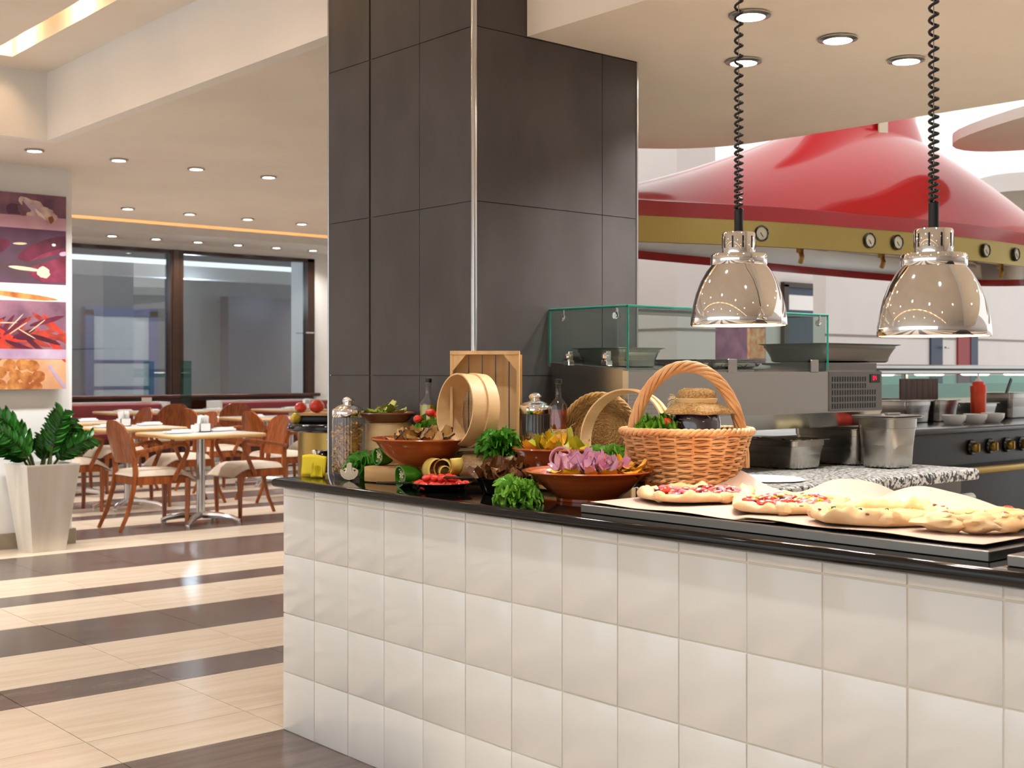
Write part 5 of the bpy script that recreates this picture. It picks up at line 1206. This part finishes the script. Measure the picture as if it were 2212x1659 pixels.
# ================================================================== HEAT LAMPS
def heat_lamp(loc, label, top, power):
    t = empty('heat_lamp', loc, 0, label, 'lamp', 'chrome heat lamps')
    R0, H = .1235, .158
    pr = [(R0 * .985, 0), (R0, .002), (R0 * .99, .02), (R0 * .955, .05), (R0 * .89, .082), (R0 * .79, .114), (R0 * .67, .14), (R0 * .58, .154), (R0 * .56, .158)]
    MB().lathe(pr, 96).build('shade', 'chrome', t, smooth=60)
    MB().lathe([(r_ * .975, z + .0005) for r_, z in pr] + [(0, .157)], 64).build('shade_inside', 'white_plastic', t, smooth=60)
    MB().lathe([(R0 * .56, .154), (R0 * .585, .158), (R0 * .585, .18), (R0 * .56, .184), (R0 * .35, .185)], 64).build('collar', 'chrome', t, smooth=50)
    MB().lathe([(.0425, .183), (.0425, .236), (.040, .24), (.012, .24)], 48).build('neck', 'chrome', t, smooth=50)
    for k in range(10):
        a = 2 * math.pi * k / 10; MB().box((.0426 * math.cos(a), .0426 * math.sin(a), .214), (.001, .004, .03), a).build('vent_slot', 'black', t, smooth=0)
    MB().lathe([(.013, .238), (.0115, .25), (.0115, .298), (.009, .3), (0, .3)], 20).build('cord_grip', 'rubber', t)
    P = []; z = .298; ph = 0
    while z < top:
        f_ = min(1, (z - .298) / .6); pitch = .013 + .02 * f_; st = 10
        P.append((.0095 * math.cos(ph), .0095 * math.sin(ph), z)); ph += 2 * math.pi / st; z += pitch / st
    MB().tube(P, .0036, 6).build('coiled_cord', 'rubber', t, smooth=80)
    MB().tube([(0, 0, .29), (0, 0, top)], .0012, 6).build('suspension_wire', 'steel', t)
    MB().lathe([(0, .02), (.03, .024), (.045, .05), (.035, .09), (.02, .12), (.02, .15), (0, .15)], 24).build('bulb', 'lamp_heat', t)
    spot('heat_beam', (0, 0, .03), power, 128, (1, .9, .8), .045, t, .8)
    MB().lathe([(0, top - .03), (.05, top - .03), (.05, top), (0, top)], 24).build('ceiling_rose', 'rubber', t)
    return t
heat_lamp((1.79, .29, 1.372), 'chrome dome heat lamp on a coiled black cord, left of the two', 3.148 - 1.372, 10)
heat_lamp((2.348, .285, 1.333), 'larger-looking chrome dome heat lamp, right of the two', 3.148 - 1.333, 10)

# ================================================================== BUFFET ISLAND behind the counter end
bi = empty('buffet_island', (-2.3, 1.86, 0), 0, 'round buffet island with black stone top and brass-clad base', 'buffet island')
slab_round([(.42 * math.cos(a), .42 * math.sin(a)) for a in [2 * math.pi * i / 48 for i in range(48)]], .91, .955, .016, 3).build('top', 'granite_black', bi, smooth=50)
MB().lathe([(.36, 0), (.36, .91)], 64).build('drum', 'brass', bi); MB().lathe([(.37, 0), (.37, .1), (.36, .1)], 64).build('plinth', 'black', bi)
bz = .9555
def tomato(loc, r, lb):
    t = empty('tomato', loc, 0, lb, 'tomato'); MB().sph((0, 0, r * .85), (r, r, r * .86), 20, 12).build('flesh', 'tomato_pale', t)
    MB().lathe([(0, r * 1.72), (r * .3, r * 1.7), (0, r * 1.66)], 5).build('calyx', 'stalk', t); return t
dk = empty('display_board', (-2.45, 1.68, bz), R(40), 'black display block edged with wood on the buffet island', 'board')
MB().rbox((0, 0, .0225), (.2, .3, .045), .015, 2).build('block', 'black', dk); MB().bx(-.12, .12, -.16, .2, .045, .057).build('board', 'oakboard', dk, smooth=0)
tomato((-2.42, 1.64, bz + .058), .045, 'large red tomato on the buffet island board'); tomato((-2.5, 1.58, bz + .058), .036, 'smaller red tomato left of the large one on the island')
yp_ = empty('yellow_pepper', (-2.42, 1.5, bz), 0, 'small yellow pepper at the left edge of the buffet island', 'pepper'); MB().sph((0, 0, .03), (.03, .03, .03), 14, 10, wob=.2).build('flesh', 'pepper_yellow', yp_); MB().tube([(0, 0, .055), (0, .01, .08)], .005, 6).build('stalk', 'stalk', yp_)
ml = empty('cut_melon', (-2.3, 1.72, bz + .058), R(60), 'half of a pale melon showing white flesh on the buffet island', 'melon'); MB().sph((0, 0, .045), (.075, .05, .05), 20, 12).build('rind', 'cheese', ml); MB().sph((0, -.012, .05), (.07, .042, .045), 20, 12).build('flesh', 'white_plastic', ml)
lt = empty('low_buffet_table', (-1.63, 1.42, 0), 0, 'smaller round black buffet table with brass base behind the counter end', 'buffet table')
slab_round([(.27 * math.cos(a), .27 * math.sin(a)) for a in [2 * math.pi * i / 40 for i in range(40)]], .74, .78, .014, 3).build('top', 'granite_black', lt, smooth=50); MB().lathe([(.22, 0), (.22, .74)], 48).build('drum', 'brass', lt)
clay_bowl((-1.66, 1.4, .781), .15, .12, 'terracotta salad bowl behind the pillar edge on the low buffet table')
lettuce((-1.67, 1.39, .85), .11, 'pale lettuce leaves in the bowl at the pillar edge', 55, 12, 'pepper_in', .7)
cbw = MB().lathe([(0, .004), (.03, 0), (.035, .004), (.06, .05), (.063, .06), (.06, .06), (.03, .01), (0, .008)], 32).build('chrome_bowl', 'chrome', loc=(-1.78, 1.28, .781)); tag(cbw, 'small shiny chrome bowl on the low buffet table', 'bowl')
